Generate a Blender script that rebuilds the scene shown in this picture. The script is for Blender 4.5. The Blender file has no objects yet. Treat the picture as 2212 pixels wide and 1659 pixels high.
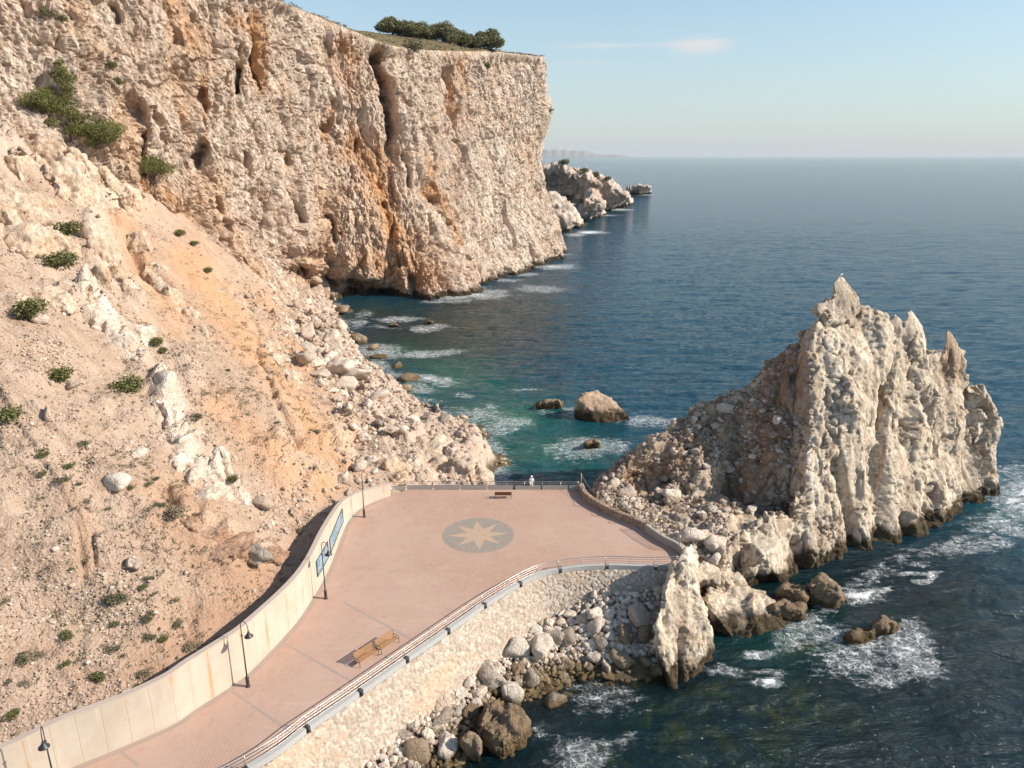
import bpy, bmesh, math, random, time
import numpy as np
from mathutils import Vector, Matrix
from mathutils.bvhtree import BVHTree
random.seed(7); rng = np.random.default_rng(7)
T0 = time.time()
C = bpy.context.scene.collection
SC = bpy.context.scene

# ------------------------------------------------------------------ survey of the place
F, CX, CY, CH = 1600.0, 1106.0, 829.5, 44.0
PIT = math.atan(494.5/1600); cp, sp = math.cos(PIT), math.sin(PIT)
def ray(x, y):
    u, v = (x-CX)/F, (y-CY)/F
    return np.array([u, cp-v*sp, -sp-v*cp])
def onz(x, y, z):
    d = ray(x, y); return np.array([0, 0, CH]) + d*((z-CH)/d[2])
def aty(x, y, Y):
    d = ray(x, y); return np.array([0, 0, CH]) + d*(Y/d[1])
def proj(P):
    P = np.asarray(P, float); z = P[:, 2]-CH
    Z = np.maximum(P[:, 1]*cp - z*sp, 1.0); up = P[:, 1]*sp + z*cp
    return CX+F*P[:, 0]/Z, CY-F*up/Z

# ------------------------------------------------------------------ noise
M32 = np.uint32
def hsh(ix, iy, iz, seed):
    with np.errstate(over='ignore'):
        n = ix.astype(np.int64).astype(M32)*M32(374761393) + iy.astype(np.int64).astype(M32)*M32(668265263) \
            + iz.astype(np.int64).astype(M32)*M32(2246822519) + M32((seed*3266489917) & 0xffffffff)
        n ^= n >> M32(15); n *= M32(2246822519); n ^= n >> M32(13); n *= M32(3266489917); n ^= n >> M32(16)
    return n
def h01(ix, iy, iz, seed): return hsh(ix, iy, iz, seed).astype(np.float64)/4294967295.0
def vnoise(p, seed=0):
    i = np.floor(p); f = p-i; f = f*f*f*(f*(f*6-15)+10)
    r = 0
    for a in (0, 1):
        wa = f[:, 0] if a else 1-f[:, 0]
        for b in (0, 1):
            wb = f[:, 1] if b else 1-f[:, 1]
            for c in (0, 1):
                wc = f[:, 2] if c else 1-f[:, 2]
                r = r + wa*wb*wc*h01(i[:, 0]+a, i[:, 1]+b, i[:, 2]+c, seed)
    return r*2-1
def fbm(p, octs=4, seed=0, gain=.5):
    r = 0; a = 1; s = 0
    for o in range(octs):
        r = r + a*vnoise(p*(2.03**o)+o*17.3, seed+o); s += a; a *= gain
    return r/s
def cells(p, seed):
    i = np.floor(p); n = len(p)
    f1 = np.full(n, 9.); f2 = np.full(n, 9.)
    rr = np.zeros((n, 4)); dd = np.zeros((n, 3))
    for a in (-1, 0, 1):
        for b in (-1, 0, 1):
            for c in (-1, 0, 1):
                x, y, z = i[:, 0]+a, i[:, 1]+b, i[:, 2]+c
                h = hsh(x, y, z, seed)
                j = np.stack([(h & M32(1023)), (h >> M32(10)) & M32(1023), (h >> M32(20)) & M32(1023)], 1)/1023.0
                dv = p-(np.stack([x, y, z], 1)+j)
                d = np.sqrt((dv*dv).sum(1))
                m = d < f1
                f2 = np.where(m, f1, np.minimum(f2, d)); f1 = np.where(m, d, f1)
                if m.any():
                    dd[m] = dv[m]
                    h2 = hsh(x[m], y[m], z[m], seed+91)
                    rr[m, 0] = (h2 & M32(1023))/1023.; rr[m, 1] = ((h2 >> M32(10)) & M32(1023))/1023.
                    rr[m, 2] = ((h2 >> M32(20)) & M32(1023))/1023.; rr[m, 3] = j[m, 0]
    return f1, f2, rr, dd
def facets(p, seed, sg=1.):
    """upper envelope of tilted planes, one per jittered cell: flat faces meeting in grooves"""
    i = np.floor(p); n = len(p); b1 = np.full(n, -9.); b2 = np.full(n, -9.); rid = np.zeros(n)
    for a in (-1, 0, 1):
        for b in (-1, 0, 1):
            for c in (-1, 0, 1):
                x, y, z = i[:, 0]+a, i[:, 1]+b, i[:, 2]+c
                h = hsh(x, y, z, seed); h2 = hsh(x, y, z, seed+91)
                d0 = p[:, 0]-x-(h & M32(1023))/1023.; d1 = p[:, 1]-y-((h >> M32(10)) & M32(1023))/1023.; d2 = p[:, 2]-z-((h >> M32(20)) & M32(1023))/1023.
                g0 = (h2 & M32(1023))/1023.; g1 = ((h2 >> M32(10)) & M32(1023))/1023.; g2 = ((h2 >> M32(20)) & M32(1023))/1023.; r0 = (g0*7.31+g1*3.77) % 1
                v = sg*(.42*r0+1.35*((g0-.5)*d0+(g1-.5)*d1+(g2-.5)*d2))-(.36 if sg < 0 else .55)*(d0*d0+d1*d1+d2*d2)
                m = v > b1
                b2 = np.where(m, b1, np.maximum(b2, v)); b1 = np.where(m, v, b1); rid = np.where(m, r0, rid)
    return b1, b2, rid
def rotm(k):
    return np.array((Matrix.Rotation(.6+k*1.1, 3, 'Z') @ Matrix.Rotation(.18*math.sin(k*2.), 3, 'X')).transposed())
def rocky(P, size, amp, seed, st=(1, 1, .5), octs=3, crack=.45, warp=.35, fall=.5, step_=.62):
    """broken-rock relief: tilted facets with cracks between them, in metres"""
    st = np.array(st); out = np.zeros(len(P)); ck = np.zeros(len(P))
    w = np.stack([fbm(P/size*1.1, 3, seed+5), fbm(P/size*1.1+31, 3, seed+6), fbm(P/size*1.1+57, 3, seed+7)], 1)
    s, a = size, amp
    for o in range(octs):
        q = ((P + w*size*warp*(.6**o)) @ rotm(o+seed % 5))*st/s + 7.7*o
        sgn = -1. if o % 2 == 0 else 1.
        f1, f2, r = facets(q, seed+o*11, sgn)
        out += sgn*a*1.7*(f1-f1.mean()) + a*step_*(r-.5)
        e = np.exp(-((f1-f2)/.045))
        out -= a*crack*(.5 if o % 2 else .22)*e; ck = np.maximum(ck, e*(.3 if o % 2 == 0 else 1))
        s *= .42; a *= fall
    return out, ck
def joints(P, size, seed, st=(1, 1, .35)):
    """thin wandering joint lines, 0..1"""
    q = P*np.array(st)/size; a = np.abs(fbm(q, 4, seed, .45)); b = np.abs(fbm(q*1.7+11, 3, seed+7, .45)); c = np.abs(fbm(P*np.array([.5, .5, 1.2])/size, 3, seed+13, .45))
    gate = .35+.65*(fbm(q*.6+5, 2, seed+21) > -.05)
    return np.clip(np.exp(-(a/.022)**2)+.7*np.exp(-(b/.022)**2)+.6*np.exp(-(c/.02)**2), 0, 1)*gate
def sstep(a, b, x):
    t = np.clip((x-a)/(b-a), 0, 1); return t*t*(3-2*t)
def segdist(px, py, pts):
    """distance to a polyline, sign (+ on its left), fractional index"""
    best = np.full(len(px), 1e9); sg = np.ones(len(px)); ti = np.zeros(len(px))
    for k in range(len(pts)-1):
        ax, ay = pts[k][:2]; bx, by = pts[k+1][:2]
        dx, dy = bx-ax, by-ay; L = dx*dx+dy*dy+1e-9
        t = np.clip(((px-ax)*dx+(py-ay)*dy)/L, 0, 1)
        ex, ey = px-ax-t*dx, py-ay-t*dy
        d = np.sqrt(ex*ex+ey*ey); cr = dx*(py-ay)-dy*(px-ax)
        m = d < best-1e-9
        best = np.where(m, d, best); sg = np.where(m, np.sign(cr), sg); ti = np.where(m, k+t, ti)
    return best, sg, ti
def strokes(P, lst):
    """lst of (points in survey coordinates, width, strength) -> 0..1 mask per vertex"""
    x, y = proj(P); m = np.zeros(len(P))
    for pts, w, s in lst:
        pts = np.array(pts, float)
        b = (x > pts[:, 0].min()-3*w) & (x < pts[:, 0].max()+3*w) & (y > pts[:, 1].min()-3*w) & (y < pts[:, 1].max()+3*w)
        if not b.any(): continue
        d, _, ti = segdist(x[b], y[b], pts if len(pts) > 1 else [pts[0], pts[0]+.1])
        v = s*np.exp(-(d/w)**2)
        m[b] = np.where(abs(v) > abs(m[b]), v, m[b])
    return m
def blobs(P, lst, k=1.):
    x, y = proj(P); m = np.zeros(len(P))
    for bx, by, rx, ry, s in lst:
        m = np.maximum(m, s*np.exp(-(((x-bx)/rx)**2+((y-by)/ry)**2)*k)); 
    return m
def inside(px, py, poly):
    r = np.zeros(len(px), bool); n = len(poly)
    for i in range(n):
        x1, y1 = poly[i][:2]; x2, y2 = poly[(i+1) % n][:2]
        c = ((y1 > py) != (y2 > py)) & (px < (x2-x1)*(py-y1)/(y2-y1+1e-12)+x1)
        r ^= c
    return r

# ------------------------------------------------------------------ object helpers
def tag(o, label=None, cat=None, group=None, kind=None):
    if label: o['label'] = label
    if cat: o['category'] = cat
    if group: o['group'] = group
    if kind: o['kind'] = kind
    return o
def link(name, me, mat=None, parent=None):
    o = bpy.data.objects.new(name, me); C.objects.link(o)
    if mat is not None and me is not None: me.materials.append(mat)
    if parent is not None: o.parent = parent
    return o
def empty(name, loc=(0, 0, 0), rz=0):
    o = bpy.data.objects.new(name, None); C.objects.link(o); o.location = loc; o.rotation_euler = (0, 0, rz); return o
def npmesh(name, V, Fc, smooth=True, attrs=None):
    me = bpy.data.meshes.new(name); V = np.asarray(V, np.float32); Fc = np.asarray(Fc, np.int32)
    k = Fc.shape[1]; n = len(Fc)
    me.vertices.add(len(V)); me.vertices.foreach_set('co', V.ravel())
    me.loops.add(n*k); me.loops.foreach_set('vertex_index', Fc.ravel())
    me.polygons.add(n); me.polygons.foreach_set('loop_start', np.arange(0, n*k, k, dtype=np.int32))
    me.polygons.foreach_set('use_smooth', np.full(n, smooth))
    me.update(calc_edges=True)
    for a, v in (attrs or {}).items():
        at = me.attributes.new(a, 'FLOAT', 'POINT'); at.data.foreach_set('value', np.asarray(v, np.float32))
    return me
def gridfaces(nu, nv):
    i = np.arange(nu-1)[:, None]*nv+np.arange(nv-1)[None, :]
    i = i.ravel(); return np.stack([i, i+nv, i+nv+1, i+1], 1)
def gridnormals(V, nu, nv):
    G = V.reshape(nu, nv, 3); a = np.gradient(G, axis=0); b = np.gradient(G, axis=1)
    n = np.cross(a, b); n /= np.linalg.norm(n, axis=2, keepdims=True)+1e-9
    return n.reshape(-1, 3)
def vnormals(V, Fc):
    n = np.zeros_like(V); k = Fc.shape[1]
    fn = np.cross(V[Fc[:, 1]]-V[Fc[:, 0]], V[Fc[:, 2]]-V[Fc[:, 0]])
    for j in range(k): np.add.at(n, Fc[:, j], fn)
    return n/(np.linalg.norm(n, axis=1, keepdims=True)+1e-12)
def meshdata(me):
    V = np.empty(len(me.vertices)*3, np.float32); me.vertices.foreach_get('co', V)
    return V.reshape(-1, 3).astype(float)
class MB:
    """collects boxes, tubes and lathes into one mesh"""
    def __init__(s): s.b = bmesh.new()
    def box(s, c, size, rz=0, M=None):
        m = Matrix.Translation(c) @ Matrix.Rotation(rz, 4, 'Z')
        if M is not None: m = M
        r = bmesh.ops.create_cube(s.b, size=1, matrix=m @ Matrix.Diagonal((*size, 1))); return s
    def tube(s, pts, rad, seg=8, cap=True):
        pts = [Vector(p) for p in pts]; rs = rad if isinstance(rad, (list, tuple)) else [rad]*len(pts)
        rings = []; up = None
        for i, p in enumerate(pts):
            t = (pts[min(i+1, len(pts)-1)]-pts[max(i-1, 0)]).normalized()
            if up is None: up = Vector((0, 0, 1)) if abs(t.z) < .9 else Vector((1, 0, 0))
            a = t.cross(up).normalized(); b2 = a.cross(t).normalized(); up = b2
            rings.append([s.b.verts.new(p+(a*math.cos(k*math.tau/seg)+b2*math.sin(k*math.tau/seg))*rs[i]) for k in range(seg)])
        for i in range(len(rings)-1):
            for k in range(seg):
                f = s.b.faces.new((rings[i][k], rings[i][(k+1) % seg], rings[i+1][(k+1) % seg], rings[i+1][k])); f.smooth = seg > 5
        if cap:
            s.b.faces.new(rings[0][::-1]); s.b.faces.new(rings[-1])
        return s
    def lathe(s, prof, seg=20, c=(0, 0, 0)):
        rings = [[s.b.verts.new((c[0]+r*math.cos(k*math.tau/seg), c[1]+r*math.sin(k*math.tau/seg), c[2]+z)) for k in range(seg)] for r, z in prof]
        for i in range(len(rings)-1):
            for k in range(seg):
                f = s.b.faces.new((rings[i][k], rings[i][(k+1) % seg], rings[i+1][(k+1) % seg], rings[i+1][k])); f.smooth = True
        return s
    def prism(s, poly, z0, z1):
        a = [s.b.verts.new((p[0], p[1], z0)) for p in poly]; b = [s.b.verts.new((p[0], p[1], z1)) for p in poly]
        n = len(a); s.b.faces.new(a[::-1]); s.b.faces.new(b)
        for i in range(n): s.b.faces.new((a[i], a[(i+1) % n], b[(i+1) % n], b[i]))
        return s
    def build(s, name, mat, parent=None, bevel=0):
        if bevel:
            bmesh.ops.bevel(s.b, geom=list(s.b.edges), offset=bevel, segments=2, affect='EDGES', profile=.5)
        bmesh.ops.recalc_face_normals(s.b, faces=list(s.b.faces))
        me = bpy.data.meshes.new(name); s.b.to_mesh(me); s.b.free()
        return link(name, me, mat, parent)

# ------------------------------------------------------------------ materials
class N:
    def __init__(s, name):
        s.m = bpy.data.materials.new(name); s.m.use_nodes = True; s.t = s.m.node_tree; s.t.nodes.clear()
        s.out = s.t.nodes.new('ShaderNodeOutputMaterial')
    def n(s, typ, ins=None, **kw):
        nd = s.t.nodes.new('ShaderNode'+typ)
        for k, v in kw.items(): setattr(nd, k, v)
        for k, v in (ins or {}).items(): s.set(nd.inputs[k], v)
        return nd
    def set(s, inp, v):
        if isinstance(v, bpy.types.NodeSocket): s.t.links.new(v, inp)
        elif isinstance(v, bpy.types.Node): s.t.links.new(v.outputs[0], inp)
        else:
            if hasattr(inp.default_value, '__len__') and not isinstance(v, (int, float)) and len(v) == 3 and len(inp.default_value) == 4: v = (*v, 1)
            inp.default_value = v
    def math(s, op, a, b=0., c=0.):
        nd = s.n('Math', operation=op); s.set(nd.inputs[0], a); s.set(nd.inputs[1], b)
        if len(nd.inputs) > 2: s.set(nd.inputs[2], c)
        return nd.outputs[0]
    def mix(s, f, a, b, mode='MIX'):
        nd = s.n('Mix', data_type='RGBA', blend_type=mode); s.set(nd.inputs[0], f); s.set(nd.inputs[6], a); s.set(nd.inputs[7], b); return nd.outputs[2]
    def step(s, x, a, b):
        nd = s.n('MapRange', interpolation_type='SMOOTHSTEP'); s.set(nd.inputs[0], x); s.set(nd.inputs[1], a); s.set(nd.inputs[2], b); return nd.outputs[0]
    def pos(s): return s.n('NewGeometry').outputs['Position']
    def obj(s): return s.n('TexCoord').outputs['Object']
    def scale(s, v, sc):
        nd = s.n('VectorMath', operation='MULTIPLY'); s.set(nd.inputs[0], v); nd.inputs[1].default_value = sc if hasattr(sc, '__len__') else (sc,)*3; return nd.outputs[0]
    def noise(s, v, sc, det=4, rough=.55, dist=0):
        nd = s.n('TexNoise', {'Scale': sc, 'Detail': det, 'Roughness': rough, 'Distortion': dist}); s.set(nd.inputs['Vector'], v); return nd.outputs[0]
    def vor(s, v, sc, feature='F1', out='Distance', rnd=1.0):
        nd = s.n('TexVoronoi', {'Scale': sc, 'Randomness': rnd}, feature=feature); s.set(nd.inputs['Vector'], v); return nd.outputs[out]
    def attr(s, name): return s.n('Attribute', attribute_name=name).outputs['Fac']
    def bump(s, h, strength=.5, dist=.1, nrm=None):
        nd = s.n('Bump', {'Strength': strength, 'Distance': dist, 'Height': h})
        if nrm is not None: s.set(nd.inputs['Normal'], nrm)
        return nd.outputs[0]
    def bsdf(s, **kw):
        nd = s.n('BsdfPrincipled')
        for k, v in kw.items(): s.set(nd.inputs[k.replace('_', ' ')], v)
        s.t.links.new(nd.outputs[0], s.out.inputs[0]); return s.m
def plain(name, col, rough=.6, metal=0., var=.12, sc=3.):
    k = N(name); nz = k.noise(k.obj(), sc, 4)
    c = k.mix(nz, tuple(x*(1-var) for x in col), tuple(min(1, x*(1+var)) for x in col))
    return k.bsdf(Base_Color=c, Roughness=rough, Metallic=metal)

def rock_mat(name, pale, mid, dark, orange, stretch=(1, 1, .45), fine=1.0, bumpd=.35, wet=True, stain_amt=.5):
    k = N(name); p = k.pos(); q = k.scale(p, stretch)
    big = k.noise(q, .07*fine, 5, .6); med = k.noise(q, .45*fine, 6, .65, .6); sm = k.noise(p, 3.2*fine, 6, .7)
    c = k.mix(k.step(med, .36, .62), mid, pale)
    c = k.mix(k.math('MULTIPLY', k.step(big, .45, .7), .35), c, (mid[0]*.92, mid[1]*.86, mid[2]*.84)); c = k.mix(k.math('MULTIPLY', k.step(sm, .52, .8), .38), c, dark)
    st = k.math('ADD', k.math('MULTIPLY', k.step(k.noise(q, .16*fine, 6, .62, .8), .5, .74), stain_amt), k.attr('stain'))
    st = k.math('MULTIPLY', st, k.math('ADD', k.math('MULTIPLY', med, 1.1), .35), 0)
    st = k.n('Clamp', {0: st}).outputs[0]
    c = k.mix(st, c, orange)
    c = k.mix(k.n('Clamp', {0: k.attr('whit')}).outputs[0], c, (min(1, pale[0]*1.16), min(1, pale[1]*1.18), min(1, pale[2]*1.2)))
    c = k.mix(k.math('MULTIPLY', k.n('Clamp', {0: k.attr('crk')}).outputs[0], .55), c, k.mix(med, (dark[0]*.75, dark[1]*.62, dark[2]*.55), (orange[0]*.75, orange[1]*.75, orange[2]*.8)))
    if wet:
        z = k.n('SeparateXYZ', {0: p}).outputs[2]
        w = k.step(k.math('ADD', z, k.math('MULTIPLY', k.math('SUBTRACT', k.noise(p, .5, 4), .5), 4.)), 2.3, .9)
        w = k.math('MULTIPLY', w, k.math('SUBTRACT', 1., k.attr('nowet')))
        c = k.mix(w, c, k.mix(sm, (.035, .026, .016), (.13, .095, .05)))
    rdg = k.math('MINIMUM', k.math('ABSOLUTE', k.math('SUBTRACT', k.noise(q, .55*fine, 5, .6, 1.2), .5)), .035)
    rdg2 = k.math('MINIMUM', k.math('ABSOLUTE', k.math('SUBTRACT', k.noise(q, 1.3*fine, 4, .6, .8), .5)), .03)
    f = k.math('ADD', k.math('MULTIPLY', k.noise(q, 1.1*fine, 9, .72, .4), 1.0), k.math('ADD', k.math('MULTIPLY', rdg, 9.), k.math('MULTIPLY', rdg2, 4.)))
    f = k.math('ADD', f, k.math('MULTIPLY', k.noise(p, 7*fine, 4, .7), .14))
    return k.bsdf(Base_Color=c, Roughness=.92, Specular_IOR_Level=.2, Normal=k.bump(f, 1., bumpd))

PALE, MID, DARK, ORG = (.78, .66, .54), (.70, .55, .42), (.36, .27, .21), (.66, .36, .17)
M_cliff = rock_mat('cliff_limestone', PALE, MID, DARK, ORG, bumpd=.8, fine=.8, stain_amt=.6)
M_stack = rock_mat('stack_limestone', (.77, .66, .515), (.68, .55, .40), (.30, .225, .16), (.38, .235, .145), fine=1.2, bumpd=.26, stain_amt=.30)
M_far = rock_mat('far_limestone', (.74, .64, .55), (.62, .51, .42), (.34, .27, .22), (.46, .28, .17), fine=.35, bumpd=1.0, stain_amt=.3)

def slope_mat():
    k = N('scree_soil'); p = k.pos(); q = k.scale(p, (.35, 1.2, .5))
    med = k.noise(q, .35, 6, .65, .5); sm = k.noise(p, 3.5, 6, .72); fi = k.noise(p, 14, 4, .7)
    soil = k.mix(k.step(med, .35, .65), (.385, .265, .185), (.475, .35, .26))
    soil = k.mix(k.n('Clamp', {0: k.attr('stain')}).outputs[0], soil, k.mix(sm, (.50, .255, .12), (.54, .315, .175)))
    gr = k.vor(k.n('VectorMath', {0: p, 1: k.scale(p, .02)}, operation='ADD').outputs[0], 5., 'F1', 'Color')
    gs = k.n('SeparateColor', {0: gr}).outputs[0]
    soil = k.mix(k.math('MULTIPLY', k.step(k.math('ADD', gs, k.math('MULTIPLY', sm, .5)), .9, 1.1), .3), soil, (.58, .47, .37))
    soil = k.mix(k.n('Clamp', {0: k.attr('red')}).outputs[0], soil, k.mix(sm, (.37, .225, .145), (.45, .29, .195)))
    rock = k.mix(k.step(sm, .35, .7), (.66, .53, .42), (.50, .37, .27))
    rock = k.mix(k.math('MULTIPLY', k.n('Clamp', {0: k.attr('stain')}).outputs[0], .8), rock, (.62, .36, .17))
    rock = k.mix(k.n('Clamp', {0: k.attr('whit')}).outputs[0], rock, (.80, .70, .58))
    c = k.mix(k.n('Clamp', {0: k.attr('rk')}).outputs[0], soil, rock)
    c = k.mix(k.math('MULTIPLY', k.n('Clamp', {0: k.attr('crk')}).outputs[0], .35), c, (.2, .12, .075))
    c = k.mix(k.math('MULTIPLY', k.step(k.noise(p, .9, 5, .7), .56, .72), k.math('MULTIPLY', k.attr('veg'), .6)), c, (.16, .14, .085))
    z = k.n('SeparateXYZ', {0: p}).outputs[2]
    w = k.step(k.math('ADD', z, k.math('MULTIPLY', k.math('SUBTRACT', k.noise(p, .4, 4), .5), 3.)), 1.9, .7)
    w = k.math('MULTIPLY', w, k.math('SUBTRACT', 1., k.attr('nowet')))
    c = k.mix(w, c, k.mix(sm, (.05, .036, .02), (.17, .125, .065)))
    f = k.math('ADD', k.noise(p, 1.6, 8, .7), k.math('MULTIPLY', k.vor(p, 4.5, 'F1'), -.5))
    f = k.math('ADD', f, k.math('MULTIPLY', fi, .22))
    return k.bsdf(Base_Color=c, Roughness=.95, Specular_IOR_Level=.15, Normal=k.bump(f, 1., .22))
M_slope = slope_mat()

def boulder_mat(name, a, b, wetc=True):
    k = N(name); p = k.pos(); o = k.obj(); r = k.n('ObjectInfo').outputs['Random']
    nz = k.noise(p, 1.3, 6, .65, .4); sm = k.noise(p, 7, 5, .7)
    c = k.mix(k.step(k.math('ADD', r, k.math('MULTIPLY', k.math('SUBTRACT', nz, .5), .9)), .1, .9), a, b)
    c = k.mix(k.math('MULTIPLY', k.step(sm, .5, .75), .5), c, tuple(x*.45 for x in a))
    if wetc:
        z = k.n('SeparateXYZ', {0: p}).outputs[2]
        w = k.step(k.math('ADD', z, k.math('ADD', k.math('MULTIPLY', k.math('SUBTRACT', nz, .5), 1.2), k.math('MULTIPLY', r, .5))), 1.5, .45)
        c = k.mix(w, c, k.mix(sm, (.045, .033, .018), (.21, .135, .055)))
    f = k.math('ADD', k.noise(p, 2.0, 9, .74, .5), k.math('MULTIPLY', k.math('MINIMUM', k.vor(p, 1.1, 'DISTANCE_TO_EDGE'), .07), 3.))
    return k.bsdf(Base_Color=c, Roughness=.88, Specular_IOR_Level=.25, Normal=k.bump(f, 1., .32))
M_bould = boulder_mat('boulder_limestone', (.33, .27, .21), (.66, .57, .47))
M_bpale = boulder_mat('boulder_pale', (.55, .43, .33), (.74, .62, .50))
M_brown = boulder_mat('boulder_brown', (.24, .17, .105), (.34, .25, .165))
M_brick = None
M_steel = plain('brushed_steel', (.52, .46, .41), .38, .85, .05)
M_dark = plain('dark_metal', (.055, .055, .06), .45, .5)
M_wood = plain('bench_wood', (.36, .195, .09), .55, 0, .2, 8)
M_woodd = plain('bench_wood_dark', (.20, .075, .035), .55, 0, .2, 8)
M_post = plain('post_wood', (.52, .36, .17), .7, 0, .2, 8)
M_rope = plain('rope_fibre', (.42, .33, .22), .9)
M_kerb = plain('kerb_stone', (.42, .41, .385), .7, 0, .12, 1.5)
M_ckerb = plain('dark_kerb_concrete', (.36, .33, .28), .8, 0, .15, 1.5)
M_joint = plain('joint_concrete', (.36, .275, .225), .85, 0, .15, 1.)

# ------------------------------------------------------------------ plan of the terrace
WALL = [(-47.5, 26.5), (-40, 31), (-34.5, 34.4), (-31.2, 36.5), (-28.6, 38.6), (-26.8, 39.9), (-25.5, 40.9), (-23.6, 42.5), (-22.7, 43.9), (-21.1, 46.2), (-20.1, 48.1),
        (-18.5, 53.5), (-17.9, 57.7), (-17.6, 62.7), (-17.8, 69.9), (-17.6, 73.5), (-16.7, 76.1), (-14.1, 78.9)]
WALLH = [3.3, 3.3, 3.4, 3.5, 3.8, 3.8, 3.8, 4.0, 4.1, 4.2, 4.2, 4.05, 4.0, 4.5, 3.4, 2.5, 1.9, 1.5]
RAIL = [(-32, 26.5), (-24.5, 32.6), (-16.9, 38.8), (-14.3, 42.1), (-13., 43.7), (-10.9, 46.3), (-8.7, 49.1), (-6.6, 51.7), (-4.4, 54.5), (-2.3, 57.1), (0., 59.6),
        (2.6, 61.8), (5.8, 62.9), (9.4, 63.3), (13.2, 63.1), (16.0, 63.3)]
FAR = [(-14.1, 78.9), (-12.4, 80.4), (7.9, 80.4)]
LOW = [(7.9, 80.4), (8.2, 78.), (9.3, 75.7), (11.1, 73.3), (12.9, 71.6), (14., 70.3)]
LOW2 = [(14., 70.3), (15.3, 67.8), (16.6, 66.), (16.9, 63.6)]
PLAZA = RAIL + [(16.9, 63.6)] + LOW2[::-1][1:] + LOW[::-1][1:] + FAR[::-1][1:] + WALL[::-1][1:]
PZ = 6.0
def catmull(pts, n=8):
    pts = [np.array(p, float) for p in pts]; out = []
    for i in range(len(pts)-1):
        p0, p1, p2, p3 = pts[max(i-1, 0)], pts[i], pts[i+1], pts[min(i+2, len(pts)-1)]
        for k in range(n):
            t = k/n
            out.append(.5*((2*p1)+(-p0+p2)*t+(2*p0-5*p1+4*p2-p3)*t*t+(-p0+3*p1-3*p2+p3)*t**3))
    out.append(pts[-1]); return np.array(out)
def resample(pts, step):
    pts = np.asarray(pts, float); d = np.r_[0, np.cumsum(np.linalg.norm(np.diff(pts[:, :2], axis=0), axis=1))]
    n = max(2, int(round(d[-1]/step))+1); s = np.linspace(0, d[-1], n)
    return np.stack([np.interp(s, d, pts[:, j]) for j in range(pts.shape[1])], 1), s
def offs(pts, o):
    """offset a plan polyline to its right by o"""
    pts = np.asarray(pts, float); t = np.gradient(pts[:, :2], axis=0); t /= np.linalg.norm(t, axis=1, keepdims=True)+1e-9
    r = pts.copy(); r[:, 0] += t[:, 1]*o; r[:, 1] -= t[:, 0]*o; return r

# ------------------------------------------------------------------ hillside
TOE = [(-60, 8), (-46, 24), (-31.6, 36.8), (-23, 44.8), (-18.9, 53.5), (-18.2, 60), (-18.3, 70), (-17.5, 75.5), (-14.6, 79.5), (-15, 88), (-21, 104), (-27, 118), (-32, 130), (-42, 150), (-52, 176), (-60, 205), (-70, 232)]
TOEZ = [7.0, 7.0, 7.1, 7.3, 7.4, 7.5, 7.3, 6.9, 6.4, 6.6, 7.2, 7.4, 7, 6.5, 5.5, 4, 3]
TOEK = [.6, .6, .62, .66, .68, .68, .66, .66, .64, .62, .62, .64, .68, .76, .86, .95, 1.]
SHORE = [tuple(onz(x, y, 0)[:2]) for x, y in [(1068, 1040), (1070, 1000), (1050, 960), (985, 935), (930, 905), (880, 880), (845, 840), (800, 800), (760, 740), (735, 690), (720, 655)]]
SHORE = [(-6, 80), (-2, 90)] + SHORE + [(-62, 240)]
def hill_z(x, y):
    d, sg, ti = segdist(x, y, TOE)
    zt = np.interp(ti, np.arange(len(TOEZ)), TOEZ); kk = np.interp(ti, np.arange(len(TOEK)), TOEK)
    up = zt + kk*d + .0016*d*d + .9*sstep(1.2, 5, d)*sstep(9, 7, zt+2)*0 - .35*np.minimum(d, 2.6) + .9*sstep(2.2, 7, d)
    ds, ss, tis = segdist(x, y, SHORE)
    land = ss > 0
    f = ds/(ds+d+1e-6)
    dn = np.where(land, zt*(.42*sstep(0, .14, f)+.58*f), -np.minimum(ds*.28, 6.))
    z = np.where(sg > 0, up, np.where(y > 79, dn, 4.0))
    # spur and the gully behind it
    g, _, _ = segdist(x, y, [(-100, 150), (-84, 146), (-68, 150), (-52, 160)])
    z = z - 9.*np.exp(-(g/13)**2)*(sg > 0)*sstep(4, 20, d)
    c, _, _ = segdist(x, y, [(-92, 124), (-78, 122), (-68, 124), (-60, 128)])
    z = z + 5.5*np.exp(-(c/9)**2)*(sg > 0)
    return z
def ds_shore(x, y): return segdist(x, y, SHORE)[0]
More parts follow.
